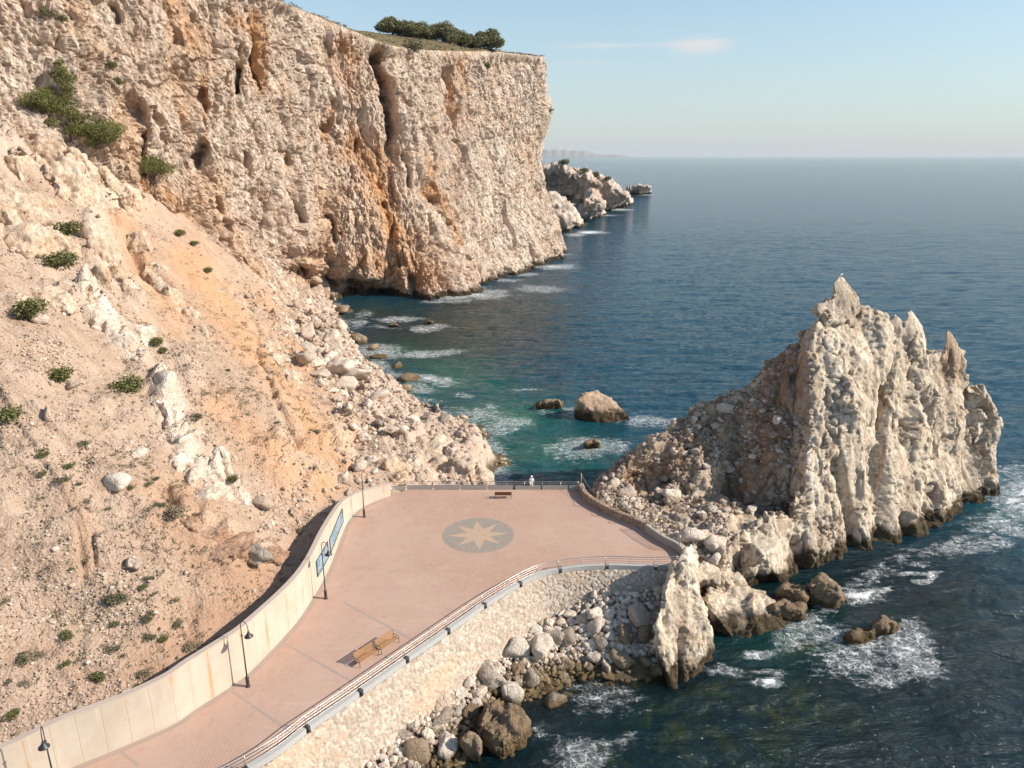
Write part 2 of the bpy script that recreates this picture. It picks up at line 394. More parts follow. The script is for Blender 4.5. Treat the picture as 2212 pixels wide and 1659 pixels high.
def build_hill():
    th = np.arange(-1.02, .12, .00235); rr = [24.]
    while rr[-1] < 262: rr.append(rr[-1]*1.0034 if rr[-1] > 38 else rr[-1]+.4)
    rr = np.array(rr); A, R = np.meshgrid(th, rr, indexing='ij'); nu, nv = A.shape
    x = (R*np.sin(A)).ravel(); y = (R*np.cos(A)).ravel()
    z = hill_z(x, y); V = np.stack([x, y, z], 1)
    d, sg, ti = segdist(x, y, TOE); mland = (sg > 0)*sstep(0, 5, d)
    beach = ((sg <= 0) & (y > 79)).astype(float)*sstep(79.2, 84, y)
    # masks: outcrops, ochre earth, white ribs
    rk = strokes(V, [([(20, 270), (120, 300), (210, 370), (290, 410)], 60, 1.), ([(0, 470), (90, 520)], 55, .8), ([(215, 470), (240, 560), (300, 640)], 40, .9),
                     ([(170, 640), (240, 700), (310, 780)], 30, 1.), ([(340, 830), (390, 930), (440, 1010), (500, 1050)], 34, 1.), ([(420, 1120), (520, 1170), (600, 1190)], 26, .7),
                     ([(650, 650), (720, 760), (800, 850)], 45, .6), ([(0, 120), (60, 220)], 60, .9), ([(760, 940), (880, 980), (1010, 1010)], 60, 1.),
                     ([(300, 720), (420, 820)], 30, .4), ([(560, 760), (640, 900)], 30, .3), ([(0, 300), (150, 250)], 80, .8), ([(470, 600), (560, 700)], 34, .45), ([(80, 560), (150, 640)], 40, .5), ([(230, 900), (300, 980)], 30, .35), ([(600, 960), (700, 1040)], 40, .6), ([(60, 1100), (240, 1150)], 40, .3)])
    wh = strokes(V, [([(185, 640), (240, 690), (280, 740)], 18, 1.), ([(345, 840), (380, 930), (410, 1000), (470, 1040)], 22, 1.), ([(0, 130), (50, 200), (90, 240)], 35, .7),
                     ([(190, 470), (215, 560), (230, 640)], 18, .8), ([(930, 960), (980, 1000)], 30, .35)])
    st = strokes(V, [([(235, 440), (280, 520), (330, 600), (380, 680)], 42, 1.), ([(400, 560), (520, 720), (640, 860), (700, 940)], 46, 1.2), ([(560, 640), (660, 760), (720, 820)], 30, .8),
                     ([(470, 880), (560, 960), (640, 1050), (700, 1060)], 38, .8), ([(150, 300), (230, 380)], 60, .5), ([(180, 1130), (190, 1220)], 22, .55), ([(380, 1080), (480, 1200), (560, 1280), (420, 1350)], 75, .5),
                     ([(640, 960), (740, 990), (760, 1000)], 26, .8), ([(600, 680), (680, 820), (760, 930)], 30, .7)])
    carve = strokes(V, [([(270, 510), (300, 560), (350, 610)], 14, 4.), ([(550, 740), (590, 850)], 6, .8), ([(600, 890), (640, 960)], 7, .9), ([(430, 1130), (500, 1170), (590, 1200)], 7, .9),
                        ([(355, 1050), (375, 1080)], 12, 1.6), ([(200, 1140), (205, 1210)], 5, .5), ([(168, 1140), (180, 1230)], 5, .4), ([(130, 380), (200, 430), (240, 440)], 12, 1.3), ([(20, 350), (60, 400)], 14, 1.5),
                        ([(700, 1000), (760, 1010)], 6, 1.)])
    rk = np.clip(rk*mland + beach*.9, 0, 1)
    r1, c1 = rocky(V, 7., 2.6, 3, (1, 1, .8), 4, .45)
    # down-slope gullies and lumps
    q = np.stack([x*.035, y*.16, z*.03], 1); gl = fbm(q, 4, 40); lump = fbm(V*.22, 5, 44); fine = fbm(V*1.1, 4, 48, .6)
    rib = fbm(np.stack([x*.3+y*.12, y*.5-x*.2, z*.5], 1), 4, 52)
    amp = mland + beach*.35
    R2, C2 = rocky(V, 2.6, .42, 23, (1, 1, 1), 3, .6)
    V[:, 2] -= mland*.5*np.abs(fbm(np.stack([x*.09+y*.03, y*.55-x*.3, z*.02], 1), 4, 56))*(1+2*np.clip(st, 0, 1))
    V[:, 2] += rk*(r1*1.15+.55)*np.maximum(mland, beach*.55) + amp*(1-rk*.6)*(gl*1.9+lump*1.3+fine*.18) + amp*R2*(.45+.6*rk) + mland*np.abs(rib)*.5
    V[:, 0] += rk*mland*r1*.45
    V[:, 2] -= carve*mland
    V[:, 2] += 1.1*mland*np.clip(wh, 0, 1)
    ins = inside(x, y, PLAZA); wd, wsg, _ = segdist(x, y, WALL)
    V[ins, 2] = 4.0
    V[(sg <= 0) & (y < 79.3), 2] = 4.0
    px, py = proj(V)
    att = dict(rk=rk, whit=wh*(.6+.6*fbm(V*.5, 3, 60)), stain=st*(.75+.6*gl)*1.0, crk=np.clip(c1*rk+.45*C2, 0, 1)*.9, red=strokes(V, [([(400, 1120), (470, 1220), (560, 1290), (440, 1380), (330, 1420)], 70, 1.), ([(150, 1060), (185, 1210)], 26, .8), ([(600, 1200), (660, 1150)], 30, .8), ([(100, 1400), (200, 1500)], 40, .5), ([(330, 780), (360, 860)], 20, .5)])*(.8+.5*fine), veg=mland*(.4+.6*sstep(-.1, .5, lump))*sstep(3, 10, d), nowet=(y < 79).astype(float))
    bad = ins | ((y < 79.3) & (wsg < 0) & (wd > .5)) | ((y >= 79.3) & (z < -5.9) & (ds_shore(x, y) > 30))
    Fh = gridfaces(nu, nv)[:, ::-1]; Fh = Fh[~bad[Fh].all(axis=1)]
    me = npmesh('hillside', V, Fh, True, att)
    o = link('hillside', me, M_slope); tag(o, 'ochre and pale scree hillside dropping to the terrace wall and rocky shore', 'hillside', kind='structure')
    return o, V, Fh, att, (nu, nv)
hill, HV, HF, HA, HS = build_hill()
print('hill', len(HV), time.time()-T0)

# ------------------------------------------------------------------ great sea cliff
def build_cliff():
    cols = [((-60, 470, -3), (-70, 470, 92)), ((-10, 400, -3), (-18, 405, 90)), ((19, 368, -3), (9, 374, 88)), ((25, 345, -3), tuple(aty(1172, 122, 352))), ((10, 306, -3), tuple(aty(1085, 112, 325))),
            ((-3, 278, -3), tuple(aty(1000, 111, 303))), ((-14.6, 244, -3), tuple(aty(925, 108, 280))), ((-25, 231, -3), tuple(aty(850, 98, 264))), ((-41, 232, -3), tuple(aty(790, 78, 254))),
            ((-58, 230, -3), tuple(aty(715, 47, 243))), ((-66, 210, 0), tuple(aty(650, 20, 228))), ((-71, 196, 8), tuple(aty(590, -8, 216))), ((-77, 183, 18), tuple(aty(490, -60, 204))),
            ((-82, 171, 30), tuple(aty(360, -130, 192))), ((-87, 159, 38), tuple(aty(220, -200, 182))), ((-93, 146, 42), tuple(aty(60, -260, 172))), ((-112, 128, 48), (-140, 150, 118)), ((-150, 105, 55), (-175, 125, 120))]
    B = catmull([c[0] for c in cols], 12); T = catmull([c[1] for c in cols], 12)
    Bs, s = resample(np.hstack([B, T]), .40); nu = len(Bs)
    hh = np.linspace(0, 1, 240); nv = len(hh)
    b = Bs[:, None, :3]; t = Bs[:, None, 3:]; w = hh[None, :, None]
    lean = w + .10*np.sin(w*math.pi)   # belly
    G = b*(1-w)+t*w; G[:, :, :2] = (b*(1-lean)+t*lean)[:, :, :2]
    V = G.reshape(-1, 3); nrm = -gridnormals(V, nu, nv)
    out = np.cross(np.diff(Bs[:, :2], axis=0, append=Bs[-1:, :2]), [0, 0, 1])
    # make normals face the sea
    flip = np.sign((nrm*np.array([.8, -.6, 0])).sum(1).mean()); nrm *= flip
    W = np.tile(hh, nu)
    r1, c1 = rocky(V, 20., 4.6, 71, (1, 1, .36), 3, .35, .4, .55)
    r2, c2 = rocky(V, 3.6, 1.15, 77, (1, 1, .45), 3, .7, .5, .6)
    q = V*np.array([.22, .22, .035]); flute = np.abs(fbm(q, 4, 90))
    big = fbm(V*.03, 3, 93)*6.0; fi = fbm(V*.9, 3, 95, .6)*.35
    dx, dy = proj(V)
    calm = blobs(V, [(1110, 330, 110, 260, .55)])  # smoother wall by the point
    D = r1*(1-.6*calm) + r2*(1-.35*calm)*1.0 + (flute-.25)*2.2*(1-.5*calm) + big*(1-calm) + fi
    carve = strokes(V, [
        ([(828, 110), (832, 170), (838, 230), (850, 290)], 11, 8.), ([(845, 290), (860, 340)], 12, 3.), ([(538, 145), (540, 190)], 8, 7.), ([(450, 190), (452, 270)], 5, 2.6), ([(445, 315), (442, 360)], 9, 5.),
        ([(965, 150), (975, 200), (972, 260)], 6, 2.5), ([(720, 220), (716, 280)], 6, 2.), ([(640, 330), (650, 370)], 5, 2.2), ([(650, 560), (700, 560), (760, 600)], 16, 2.5),
        ([(650, 600), (720, 615), (790, 635), (840, 640)], 24, 9.), ([(890, 600), (905, 640)], 12, 4.), ([(940, 400), (960, 470), (985, 500)], 7, 2.), ([(830, 440), (850, 520)], 7, 1.8),
        ([(560, 60), (575, 130), (585, 190)], 5, 2.), ([(540, 20), (560, 80)], 6, 2.), ([(340, 20), (400, 90)], 12, 2.2), ([(230, 20), (240, 50)], 9, 2.), ([(700, 470), (720, 520)], 6, 2.5), ([(560, 330), (570, 380)], 5, 2.), ([(640, 420), (655, 480)], 5, 2.5), ([(880, 330), (900, 400)], 6, 2.5), ([(520, 560), (540, 600)], 7, 2.), ([(280, 230), (310, 300), (320, 370)], 10, 3.), ([(1180, 300), (1170, 200)], 5, 1.4),
        ([(930, 290), (945, 330), (938, 370)], 6, 2.2), ([(780, 300), (770, 330)], 6, 2.2), ([(610, 420), (600, 520)], 5, 1.4), ([(1000, 560), (1010, 610)], 8, 1.8), ([(480, 430), (500, 500)], 6, 1.5),
        ([(640, 130), (700, 150)], 5, .8)])
    pit = sstep(.12, .5, fbm(V*np.array([.42, .42, .16]), 4, 911, .6)); pit2 = sstep(.15, .5, fbm(V*np.array([1.1, 1.1, .5]), 3, 917, .6))
    carve_ = carve*1.7*(.75+.7*fbm(V*.3, 3, 931)) + .15*pit*(1-.6*calm)
    jn = joints(V, 9., 951); jn2 = joints(V, 3.6, 961)
    D = D - jn*.9 - jn2*.4 - carve_ - pit*.65*(1-.6*calm) - pit2*.45
    bulge = .8*strokes(V, [([(990, 570), (1000, 640)], 22, 4.), ([(860, 520), (870, 620)], 22, 3.5), ([(940, 560), (930, 640)], 18, 3.), ([(1188, 235), (1205, 275)], 22, 4.5), ([(860, 180), (880, 250)], 30, 3.),
                        ([(700, 480), (640, 560), (620, 640)], 25, 3.)])
    D += bulge
    edge = sstep(1.0, .96, W)*.8+.2
    V2 = V + nrm*((D+carve_)*edge)[:, None] + np.array([-.30, .95, 0])[None]*(carve_*edge)[:, None]
    V2[:, 2] = np.minimum(V2[:, 2], V[:, 2]+ 1.)
    st = strokes(V, [([(720, 220), (716, 300)], 8, .9), ([(770, 300), (800, 340), (830, 420), (850, 520)], 26, .75), ([(820, 330), (760, 330)], 22, .7), ([(700, 420), (690, 560)], 30, .4), ([(940, 400), (985, 470), (990, 520)], 12, .9),
                     ([(565, 30), (580, 100), (590, 190)], 14, .95), ([(520, 40), (560, 60)], 20, .7), ([(380, 0), (440, 90)], 40, .6), ([(452, 170), (452, 300)], 6, .9), ([(250, 260), (330, 400), (420, 480)], 40, .5),
                     ([(1000, 110), (1010, 190)], 8, .6), ([(975, 190), (980, 280)], 8, .8), ([(700, 120), (780, 190)], 26, .4), ([(780, 560), (860, 560), (930, 600)], 40, .5), ([(470, 400), (560, 620)], 40, .45),
                     ([(1160, 300), (1170, 420)], 10, .3), ([(740, 90), (770, 130)], 16, .6), ([(820, 100), (850, 300)], 10, .4), ([(850, 60), (300, 200)], 4, .2), ([(925, 340), (935, 380)], 10, .6)])
    wh = blobs(V, [(1080, 480, 90, 130, .35), (1130, 200, 60, 120, .35), (700, 200, 60, 60, .4), (60, 160, 60, 90, .6), (1170, 360, 50, 120, .3)])
    tan = blobs(V, [(900, 560, 130, 90, .45), (720, 600, 60, 50, .5), (380, 150, 120, 90, .35), (830, 400, 90, 90, .3)])*(.7+.8*fbm(V*.12, 4, 941))
    att = dict(stain=st*1.05+tan, whit=wh, crk=np.clip(.3*c1+.4*c2+.9*jn+.6*jn2+.2*pit+.2*pit2, 0, 1)*(1-.3*calm), nowet=np.zeros(len(V)))
    Fc = gridfaces(nu, nv)
    me = npmesh('sea_cliff', V2, Fc, False, att)
    o = link('sea_cliff', me, M_cliff); tag(o, 'towering pale and orange limestone sea cliff behind the bay', 'cliff', kind='structure')
    # plateau on top
    top = V2.reshape(nu, nv, 3)[:, -1, :]; tt = Bs[:, 3:]
    tan = np.gradient(catmull([c[1] for c in cols], 12), axis=0)
    tg = np.gradient(tt, axis=0); inn = np.stack([tg[:, 1], -tg[:, 0]], 1); inn /= np.linalg.norm(inn, axis=1, keepdims=True)+1e-9
    if (inn[nu//2]*np.array([-.8, .6])).sum() < 0: inn = -inn
    inn = inn*.45+np.array([-.75, .66])*.55
    rows = [0, .8, 1.8, 3, 5, 7.5, 10, 13, 17, 21, 26, 32, 40, 50, 62, 80, 110, 150]
    dxx, _ = proj(top); risek = np.interp(dxx, [300, 700, 850, 1000, 1085, 1150, 1250], [3, 6, 11., 10., 6., 2., 1])
    P = np.stack([np.concatenate([top[:, :2]+inn*r, (top[:, 2]+risek*(1-math.exp(-r/26.))+.02*r)[:, None]], 1) for r in rows], 1)
    P[:, 1:, 2] += (fbm(P[:, 1:].reshape(-1, 3)*.12, 4, 97)*.9).reshape(nu, -1) + .2
    pm = plateau_mat()
    me = npmesh('plateau', P.reshape(-1, 3), gridfaces(nu, len(rows)), True)
    po = link('plateau', me, pm); tag(po, 'brown scrubby grass slope on top of the cliff', 'plateau', kind='structure')
    return V2, Fc, P, rows
def plateau_mat():
    k = N('dry_grass'); p = k.pos(); n1 = k.noise(p, .35, 6, .7); n2 = k.noise(p, 2.2, 5, .7)
    c = k.mix(k.step(n1, .4, .6), (.20, .16, .085), (.30, .23, .13)); c = k.mix(k.step(n2, .5, .66), c, (.09, .085, .045))
    return k.bsdf(Base_Color=c, Roughness=1., Specular_IOR_Level=0., Normal=k.bump(n2, 1., .8))
CV, CF, CP, CR = build_cliff()
print('cliff', len(CV), time.time()-T0)

# ------------------------------------------------------------------ rocks grown from hulls
def A(x, y, Y): return tuple(aty(x, y, Y))
def Z(x, y, z): return tuple(onz(x, y, z))
def hull_rock(name, hulls, voxel, mat, seed, big=(5, 1.0), small=(1.3, .3), st=(1, 1, .45), fl=.6, carve=None, stain=None, white=None, parent=None, fine=.10, nowet=0., relax=2, calm=None):
    b = bmesh.new()
    for H in hulls:
        b2 = bmesh.new()
        for p in H: b2.verts.new(p)
        r = bmesh.ops.convex_hull(b2, input=b2.verts)
        bmesh.ops.delete(b2, geom=[g for g in set(r['geom_interior'])|set(r['geom_unused']) if isinstance(g, bmesh.types.BMVert)], context='VERTS')
        me2 = bpy.data.meshes.new('h'); b2.to_mesh(me2); b2.free(); b.from_mesh(me2); bpy.data.meshes.remove(me2)
    me = bpy.data.meshes.new('h'); b.to_mesh(me); b.free()
    o = bpy.data.objects.new('h', me); C.objects.link(o)
    m = o.modifiers.new('r', 'REMESH'); m.mode = 'VOXEL'; m.voxel_size = voxel
    dg = bpy.context.evaluated_depsgraph_get(); ev = o.evaluated_get(dg); em = ev.to_mesh()
    V = meshdata(em); Fc = np.empty(len(em.loops), np.int32); em.loops.foreach_get('vertex_index', Fc)
    assert len(Fc) == 4*len(em.polygons); Fc = Fc.reshape(-1, 4)
    ev.to_mesh_clear(); bpy.data.objects.remove(o); bpy.data.meshes.remove(me)
    # relax the blocky voxel surface
    E = np.vstack([Fc[:, [0, 1]], Fc[:, [1, 2]], Fc[:, [2, 3]], Fc[:, [3, 0]]])
    deg = np.zeros(len(V)); np.add.at(deg, E[:, 0], 1)
    for _ in range(relax*2):
        acc = np.zeros_like(V); np.add.at(acc, E[:, 0], V[E[:, 1]]); V = V*.4+.6*acc/np.maximum(deg, 1)[:, None]
    nr = vnormals(V, Fc)
    r1, c1 = rocky(V, big[0], big[1], seed, st, 3, .35, .4, .45)
    r2, c2 = rocky(V, small[0], small[1], seed+31, (1, 1, .6), 2, .7, .5, .6)
    flute = np.abs(fbm(V*np.array([.45, .45, .07])*(5/big[0])**.5, 4, seed+40))
    D = r1+r2+(flute-.25)*fl*2+fbm(V*2., 4, seed+45, .6)*fine
    jn = joints(V, big[0]*.62, seed+60); jn2 = joints(V, big[0]*.25, seed+80); D = D-jn*min(.55, big[1]*.45)-jn2*min(.22, big[1]*.18)
    if calm: D = D*(1-np.clip(strokes(V, calm), 0, 1)*.9)
    if carve: D = D-strokes(V, carve)
    V = V+nr*D[:, None]
    att = dict(stain=strokes(V, stain) if stain else np.zeros(len(V)), whit=strokes(V, white) if white else np.zeros(len(V)), crk=np.clip(.35*c1+.35*c2+1.1*jn+.7*jn2, 0, 1), nowet=np.full(len(V), nowet))
    me = npmesh(name, V, Fc, True, att)
    return link(name, me, mat, parent), V, Fc

stackH = [
 # main tower with the leaning peak
 [Z(1745, 1240, -2), Z(1890, 1220, -2), A(1745, 1000, 78), A(1865, 900, 80), A(1742, 760, 84.5), A(1768, 660, 87), A(1800, 640, 88), A(1858, 650, 89), A(1893, 700, 89), A(1905, 800, 86), (30, 100, -3), (47, 100, -3), (38, 95, 20)],
 [A(1800, 612, 87.6), A(1812, 592, 88.2), A(1824, 596, 88.3), A(1858, 636, 88.4), A(1882, 690, 88.4), A(1875, 760, 87), A(1780, 760, 85.5), A(1792, 700, 86.5), A(1797, 640, 87.3), A(1860, 690, 94), A(1812, 620, 92), A(1790, 700, 93)],
 [A(1870, 655, 89), A(1912, 675, 89.5), A(1935, 740, 90), A(1900, 860, 84), A(1860, 800, 86), A(1930, 760, 96)],
 # middle pinnacles
 [Z(1880, 1222, -2), Z(2035, 1178, -2), A(1905, 760, 90), A(1950, 690, 91), A(2008, 755, 91), A(2015, 900, 88), (45, 103, -3), (55, 103, -3), (49, 98, 18)],
 [A(1960, 672, 91), A(1968, 663, 91.5), A(1976, 675, 91.5), A(2012, 735, 92), A(1990, 800, 89), A(1945, 760, 89.5), A(1990, 740, 96)],
 [A(1915, 690, 91), A(1935, 676, 91), A(1948, 690, 91), A(1950, 760, 90), A(1915, 760, 90), A(1935, 720, 95)],
 # right shoulder
 [Z(2020, 1180, -2), Z(2140, 1125, -2), A(2015, 900, 90), A(2035, 770, 94), A(2075, 760, 95), A(2105, 830, 94), A(2130, 900, 93), A(2135, 1060, 90), (56, 105, -3), (62, 103, -3), (56, 101, 14)],
 [A(2042, 715, 94), A(2050, 709, 94.3), A(2060, 722, 94.5), A(2095, 780, 95), A(2080, 840, 93), A(2030, 800, 93), A(2060, 760, 98)],
 [A(2110, 830, 94), A(2128, 828, 94.2), A(2155, 890, 94), A(2168, 935, 93.5), A(2160, 1000, 92.5), A(2156, 1095, 91), A(2120, 1110, 90), A(2110, 950, 92), (66, 100, -3), (63, 104, 10)],
 # long shaded back with the ridge
 [A(1738, 705, 87), A(1722, 735, 87), A(1682, 768, 87.5), A(1608, 838, 88), A(1745, 900, 83), A(1740, 1150, 78.5), A(1600, 1110, 80), A(1560, 1000, 84), (14, 92, -3), (34, 100, -3), (31, 79, -3), (21, 80, -3)],
 [A(1608, 838, 88), A(1560, 852, 88), A(1500, 868, 87.5), A(1490, 885, 87), A(1570, 1000, 84), A(1560, 1080, 79.5), A(1450, 1050, 81), (8, 90, -3), (22, 98, -3), (23, 79, -3), (14, 80, 2)],
 [Z(1290, 1062, 6.6), Z(1300, 1085, 6.6), Z(1470, 1165, 6.2), Z(1560, 1230, 4), Z(1600, 1150, 6.), A(1330, 1036, 84), A(1480, 1045, 82), A(1565, 1072, 80), (8, 88, -3), (16, 64, -3), (22, 66, -3), (26, 80, -3)],
 [A(1290, 1045, 84), A(1285, 1056, 82), A(1330, 1012, 85.5), A(1445, 942, 87), A(1490, 882, 87.5), A(1480, 1038, 83), A(1310, 1050, 83), A(1560, 1060, 81.5), A(1560, 900, 87), (8, 90, -3), (22, 98, -3), (12, 83, -3), (25, 82, -3)],
 # lit lower buttresses
 [Z(1590, 1265, -1), Z(1650, 1300, -2), Z(1745, 1275, -2), A(1585, 1180, 70), A(1600, 1140, 72), A(1660, 1120, 73.5), A(1690, 1105, 74), A(1735, 1140, 74.5), (24, 78, -2), (33, 80, -2)],
 [Z(1700, 1290, -2), Z(1840, 1245, -2), A(1715, 1060, 76), A(1760, 1040, 77), A(1830, 1100, 76), (33, 82, -2), (40, 82, -2)],
 [A(1742, 962, 77.5), A(1750, 955, 77.8), A(1760, 975, 77.8), A(1772, 1060, 76.8), A(1768, 1110, 76), A(1732, 1120, 75.5), A(1735, 1020, 77), A(1755, 1000, 80), A(1755, 1100, 79)],
 [A(1985, 745, 91), A(2008, 765, 91.5), A(2040, 750, 93), A(1990, 900, 87), A(2060, 900, 90), A(2050, 1100, 84), A(1985, 1100, 83), (50, 98, 14), (56, 98, 12), (52, 100, -3)],
 [Z(1560, 1255, 0), Z(1650, 1200, 5), A(1600, 1120, 78), A(1740, 1150, 78), (31, 72, -3), (22, 70, -3), (24, 80, 5)],
]
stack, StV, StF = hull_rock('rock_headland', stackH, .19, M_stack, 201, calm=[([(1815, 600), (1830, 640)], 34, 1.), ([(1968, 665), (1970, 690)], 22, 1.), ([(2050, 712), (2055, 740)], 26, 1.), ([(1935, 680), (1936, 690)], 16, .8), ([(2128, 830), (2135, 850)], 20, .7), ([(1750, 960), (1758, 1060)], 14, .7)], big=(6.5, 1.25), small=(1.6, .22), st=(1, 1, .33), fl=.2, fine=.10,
    carve=[([(1893, 980), (1905, 1100), (1900, 1220)], 16, .9), ([(1985, 790), (1965, 930)], 18, 1.3), ([(1965, 940), (1985, 1000)], 22, 1.5), ([(2015, 850), (2045, 950), (2010, 1100), (2020, 1180)], 16, 1.1), ([(2108, 850), (2118, 960), (2110, 1100)], 13, 1.2), ([(1720, 1170), (1745, 1240)], 12, .9), ([(1805, 1000), (1842, 1120), (1850, 1230)], 13, 1.), ([(1950, 1120), (1960, 1180)], 14, 1.)],
    stain=[([(1700, 780), (1680, 860), (1650, 950), (1600, 1050)], 60, 1.1), ([(1560, 900), (1450, 1000), (1350, 1030)], 55, 1.), ([(2050, 730), (2060, 800)], 26, .7), ([(1330, 1060), (1420, 1080), (1500, 1100)], 26, .8), ([(1820, 1120), (1850, 1230)], 16, .5), ([(1950, 1000), (1980, 1160)], 14, .35), ([(1820, 630), (1850, 680)], 26, .35), ([(1690, 1250), (1780, 1170)], 18, .4)],  # broad flank strokes: brown soil, its dark colour also deepens the shade there
    white=[([(1742, 960), (1765, 1100)], 16, .9), ([(1800, 750), (1790, 900)], 22, .5), ([(1640, 1180), (1690, 1250)], 40, .4), ([(1815, 595), (1825, 620)], 12, .6), ([(1900, 900), (1930, 1050)], 26, .3)])
tag(stack, 'huge jagged cream limestone headland rising from the sea right of the terrace', 'sea rock')
print('stack', len(StV), time.time()-T0)
pin, PnV, PnF = hull_rock('rock_pinnacle', [
  [Z(1432, 1468, -1), Z(1462, 1508, -1), Z(1498, 1495, -1), Z(1534, 1425, -1), A(1420, 1400, 54.5), A(1418, 1330, 56.5), A(1430, 1260, 58.5), A(1448, 1215, 60), A(1490, 1180, 61.5), A(1500, 1180, 62), A(1512, 1230, 62), A(1510, 1290, 59.5), A(1534, 1370, 57), A(1480, 1290, 66), (14.5, 60, -1), (19, 60, -1), (17, 66, 3)],
  [A(1488, 1180, 61.5), A(1496, 1165, 62), A(1503, 1170, 62.3), A(1512, 1220, 62.5), A(1470, 1215, 60.5), A(1500, 1220, 64)],
  [A(1445, 1215, 60), A(1490, 1210, 60), A(1470, 1250, 59), A(1440, 1260, 59.5), A(1450, 1235, 65), A(1490, 1240, 65)]],
  .15, M_stack, 305, (2.6, .5), (.8, .17), (1, 1, .4), .3, stain=[([(1470, 1280), (1480, 1380)], 14, .5)], white=[([(1490, 1180), (1490, 1270)], 18, .9)], fine=.06, relax=1,
  carve=[([(1478, 1360), (1470, 1480)], 6, .7), ([(1440, 1320), (1445, 1370)], 6, .4)])
tag(pin, 'slender white pointed rock pinnacle standing in the cove beside the end of the railing', 'rock pinnacle')
rocksD = {}
def simple_rock(name, label, cat, D, mat=None, vox=.2, seed=1, big=(3, .55), small=(.9, .16), stain=None, **kw):
    o, V, Fc = hull_rock(name, D, vox, mat or M_stack, seed, big, small, fl=.25, st=(1, 1, .7), fine=.06, stain=stain, relax=1, **kw)
    tag(o, label, cat); rocksD[o.name] = (V, Fc); return o
simple_rock('shore_rock', 'broad rounded tan rock between the white pinnacle and the headland', 'shore rock',
    [[Z(1532, 1378, -1), Z(1600, 1405, -1), Z(1700, 1385, -1), Z(1725, 1360, -1), A(1515, 1290, 61), A(1530, 1262, 63), A(1590, 1258, 65), A(1650, 1275, 65), A(1690, 1320, 63), (20, 66, -1), (27, 66, -1)],
     [A(1560, 1235, 66), A(1600, 1240, 67), A(1620, 1290, 66), A(1520, 1270, 65), (18, 70, 1), (24, 70, 1)],
     [A(1505, 1215, 64.5), A(1560, 1230, 66), A(1590, 1250, 68), A(1500, 1260, 63), A(1540, 1200, 68), (17, 66, 0), (21, 72, 0)]], seed=41, vox=.17)
simple_rock('shore_rock', 'dark wet boulder jutting from the foot of the headland', 'shore rock',
    [[Z(1742, 1318, -1), Z(1790, 1328, -1), Z(1825, 1305, -1), Z(1745, 1262, 3.2), Z(1775, 1240, 3.8), Z(1808, 1262, 3.), Z(1822, 1290, 1.5), Z(1750, 1262, -1), Z(1800, 1262, -1)]], M_brown, seed=42, vox=.17)
simple_rock('shore_rock', 'small brown rock heap between broad tan rock and dark boulder', 'shore rock',
    [[Z(1650, 1355, -1), Z(1735, 1350, -1), Z(1665, 1310, 2.), Z(1700, 1300, 2.4), Z(1735, 1318, 1.8), Z(1680, 1290, -1), Z(1740, 1290, -1)],
     [Z(1670, 1310, -1), Z(1735, 1310, -1), Z(1690, 1270, 3.), Z(1730, 1275, 2.8), Z(1740, 1290, 2.), Z(1700, 1265, -1), Z(1745, 1265, -1)]], M_brown, seed=43, vox=.17)
simple_rock('islet', 'low seaweed-brown islet ringed by foam in the foreground sea', 'islet',
    [[Z(1810, 1395, -1), Z(1860, 1408, -1), Z(1905, 1400, -1), Z(1822, 1372, .9), Z(1850, 1358, 1.1), Z(1890, 1365, 1.2), Z(1830, 1362, -1), Z(1890, 1358, -1)],
     [Z(1872, 1398, -1), Z(1935, 1382, -1), Z(1950, 1356, -1), Z(1882, 1350, 1.8), Z(1905, 1335, 2.1), Z(1932, 1346, 1.7), Z(1890, 1345, -1), Z(1935, 1340, -1)]], M_brown, seed=44, vox=.16, big=(1.6, .35))
simple_rock('islet', 'large ochre boulder islet with a slanting flat face in the bay', 'islet',
    [[Z(1238, 905, -2), Z(1270, 930, -2), Z(1320, 938, -2), Z(1378, 918, -2), A(1243, 872, 121), A(1262, 848, 122.5), A(1290, 842, 124), A(1330, 868, 123), A(1360, 898, 121), (14, 128, -2), (20, 124, -2)]],
    M_stack, seed=45, vox=.22, stain=[([(1260, 860), (1330, 900)], 50, .75)], big=(4.5, .6))
simple_rock('islet', 'dark flat islet beside the large ochre boulder in the bay', 'islet',
    [[Z(1150, 892, -2), Z(1185, 905, -2), Z(1222, 896, -2), Z(1158, 868, 1.6), Z(1185, 858, 2.1), Z(1210, 866, 1.8), Z(1165, 872, -2), Z(1210, 872, -2)]], M_brown, seed=46, vox=.22, big=(2.5, .6))
simple_rock('islet', 'small dark rock awash in foam before the large ochre boulder', 'islet',
    [[Z(1250, 975, -2), Z(1285, 985, -2), Z(1302, 972, -2), Z(1264, 958, 1.2), Z(1284, 946, 1.8), Z(1298, 957, 1.2), Z(1280, 955, -2)]], M_brown, seed=47, vox=.2, big=(1.8, .5))
simple_rock('islet', 'low dark rock awash near the middle of the surf by the far cliff', 'islet', [[Z(830, 708, -1), Z(870, 712, -1), Z(842, 701, 1.), Z(858, 700, 1.2), Z(850, 700, -1)]], M_brown, seed=48, vox=.3, big=(2, .5))
simple_rock('islet', 'dark pointed rock in the surf near the foot of the great cliff', 'islet', [[Z(915, 703, -1), Z(945, 705, -1), Z(925, 693, 1.6), Z(935, 695, 1.2), Z(930, 694, -1)]], M_brown, seed=49, vox=.3, big=(2, .5))
